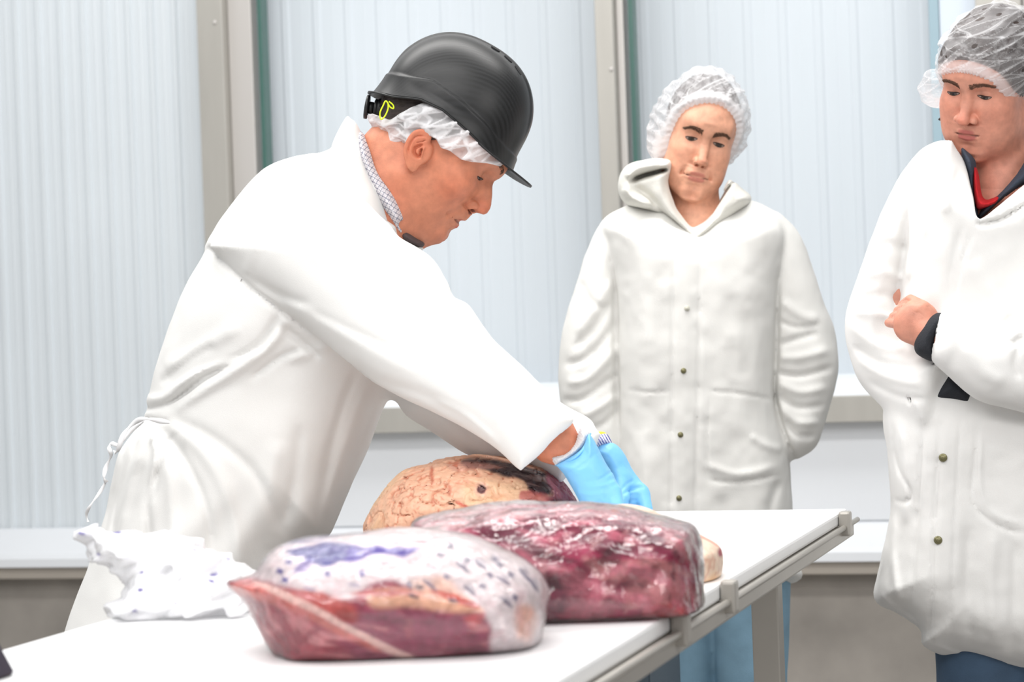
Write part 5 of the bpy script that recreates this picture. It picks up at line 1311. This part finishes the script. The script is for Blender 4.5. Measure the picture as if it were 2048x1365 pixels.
fo_r = Folds((1660, 240), (2340, 1380), [
    ([(1857, 330), (1845, 420), (1828, 520), (1812, 600)], 7, -5), ([(1850, 420), (1835, 500), (1820, 560)], 9, 4), ([(1890, 320), (1880, 350), (1872, 400)], 8, -7), ([(1905, 330), (1895, 380), (1890, 430)], 9, 5),
    ([(1700, 650), (1750, 690), (1810, 700)], 10, 5), ([(1705, 690), (1760, 725), (1830, 735)], 8, -6), ([(1715, 720), (1775, 755), (1850, 770)], 9, 5), ([(1735, 760), (1790, 790), (1850, 800)], 7, -4), ([(1800, 600), (1770, 590), (1720, 600)], 10, -5), ([(1800, 640), (1760, 630), (1705, 625)], 8, 4), ([(1805, 560), (1770, 545), (1730, 550)], 10, 4), ([(1815, 500), (1780, 490), (1750, 500)], 10, -4),
    ([(1957, 442), (1962, 448), (2000, 440), (2048, 412), (2100, 380)], 4, -9), ([(1925, 450), (1905, 540), (1895, 620)], 10, -3), ([(1945, 460), (1925, 520), (1905, 600)], 4, -2.5), ([(1940, 520), (1990, 600), (2010, 640)], 16, 3),
    ([(1880, 850), (1872, 1000), (1866, 1150), (1858, 1290)], 4, -2.8), ([(1920, 840), (1912, 1000), (1905, 1150), (1900, 1300)], 3, -1.6), ([(1845, 860), (1838, 1000), (1820, 1230)], 5, -3), ([(1800, 850), (1812, 950), (1810, 1050)], 9, 4), ([(1785, 850), (1795, 930), (1820, 985), (1812, 1005), (1790, 1000)], 4, -3),
    ([(1955, 860), (1950, 920), (1945, 1000), (1975, 1040), (2020, 1062), (2060, 1066)], 4, -2.6), ([(1962, 870), (1962, 980), (1990, 1030), (2048, 1050)], 5, 2), ([(2010, 660), (2018, 690), (2048, 670)], 5, -8), ([(2048, 680), (2030, 720), (2040, 760)], 8, -5), ([(1930, 690), (1960, 740), (2010, 770)], 14, 4), ([(1890, 660), (1910, 700), (1900, 740)], 10, -2),
    ([(1990, 1060), (1980, 1160), (1990, 1300)], 14, 4), ([(1940, 1050), (1935, 1160), (1945, 1300)], 12, -4), ([(2030, 1080), (2030, 1200), (2020, 1320)], 12, -4), ([(1790, 1030), (1785, 1120), (1800, 1210)], 8, 4), ([(1760, 1190), (1800, 1225), (1838, 1250)], 5, 3), ([(1860, 1288), (1950, 1318), (2048, 1334)], 4, 2.5)])
vr_ = Sil([(1922, 270), (1930, 330), (1945, 395), (1957, 440), (1995, 415), (2048, 372), (2110, 320), (2090, 230), (2000, 210)], DR)
def rcoat(P):
    px, py, dp = proj(P); c = dp-f32(DR)
    d = inflate(rt_(px, py), c, .10, .165-.05*(1-sstep(py, 280, 420)))
    t = sstep(py, 560, 760); ff = np.where(c < .04, fo_r(px, py), 0)
    d = d-ff-.004*sstep(py, 1000, 1300)*np.sin(px*.05+4*noise(P, 6, 3))
    d = smax(d, -np.maximum(vr_(px, py), c-.05), .004)
    a = inflate(ra_(px, py), c+.02+.11*t*sstep(px, 1720, 1880), .058, .068)-ff
    b = inflate(rb_(px, py), c+.195-.20*sstep(px, 2080, 2250), .052, .056)-np.where(c < -.15, fo_r(px, py), 0)
    a = smax(a, -cone(P, at(1905, 785, DR-.13), at(1830, 850, DR-.13)*0+at(1850, 800, DR-.13), .030, .030), .004)
    b = smax(b, -cone(P, at(1840, 672, DR-.185), at(1905, 690, DR-.19), .034, .030), .004)
    d = smin(d, a, .01); d = smin(d, b, .006)
    d = d-.004*fbm(P, 8, 3, 161)-.0012*fbm(P, 34, 2, 163)
    return smax(d, -cone(P, at(2010, 480, DR), at(1990, 260, DR), .06, .10), .006)
me, _ = sdf_mesh(rcoat, (C2_[0]-.5, C2_[1]-.42, .52), (C2_[0]+.42, C2_[1]+.42, 1.5), .0048); link('coat', me, M_coat, rp)
buttons([(1886, 916), (1876, 1081)], DR, .0068, rp, M_btn, rcoat)
ncr = lambda P: cone(P, at(2010, 430, DR+.02), at(1985, 280, DR+.02), .066, .082)
M_navy = mat('dark_grey_blue_fleece', srgb(54, 62, 76), .9, bump=.6, bscale=400); M_blackc = mat('black_knit_cuff', srgb(36, 38, 44), .9, bump=1, bscale=400); M_red = mat('red_tshirt', srgb(196, 24, 34), .85)
strip_solid([(1918, 292), (1940, 300), (1958, 322), (1957, 360), (1956, 400), (1962, 440), (1952, 446), (1938, 405), (1926, 350)], DR+.02, .03, .118, .003, M_navy, 'jacket', rp, inner=lambda P: ncr(P)-.004)
strip_solid([(1952, 446), (1956, 420), (1990, 382), (2020, 346), (2064, 290), (2110, 300), (2090, 350), (2010, 408), (1968, 440)], DR+.02, .04, .124, .003, M_navy, 'jacket', rp, inner=lambda P: ncr(P)-.008)
strip_solid([(1946, 318), (1960, 345), (1968, 392), (1985, 392), (2012, 376), (1998, 410), (1966, 422), (1948, 414), (1940, 360)], DR+.02, .02, .118, .0025, M_red, 'shirt_collar', rp, inner=lambda P: ncr(P)-.0)
strip_solid([(1829, 700), (1833, 668), (1856, 636), (1880, 626), (1892, 640), (1876, 690), (1870, 722), (1845, 716)], DR-.187, .030, .0385, .0022, M_blackc, 'jacket_cuff', rp)
strip_solid([(1864, 800), (1880, 760), (1900, 740), (1950, 780), (1950, 798), (1938, 814), (1905, 808)], DR-.135, .030, .040, .0022, M_blackc, 'jacket_cuff', rp)
def rj(P):
    a, b = at(1965, 1050, DR), at(2130, 1050, DR); a2, b2 = np.append(at(1960, 1400, DR)[:2], .08), np.append(at(2140, 1400, DR)[:2], .08)
    d = smin(cone(P, a, a2, .092, .062), cone(P, b, b2, .092, .062), .01)-.004*fbm(P, 12, 3, 14)
    return smax(smax(d, .045-P[:, 2], .004), P[:, 2]-.80, .004)
me, _ = sdf_mesh(rj, (C2_[0]-.35, C2_[1]-.25, 0), (C2_[0]+.35, C2_[1]+.25, .85), .009); link('jeans', me, M_jd, rp)
a_, b_ = at(1960, 1400, DR), at(2140, 1400, DR); shoes(rp, [(a_[0], a_[1], -1.8), (b_[0], b_[1], -1.5)], M_shoe)
shoes(man, [(hp[0]-.06, hp[1]-.08, .1), (hp[0]-.06, hp[1]+.08, .2)], M_shoe)
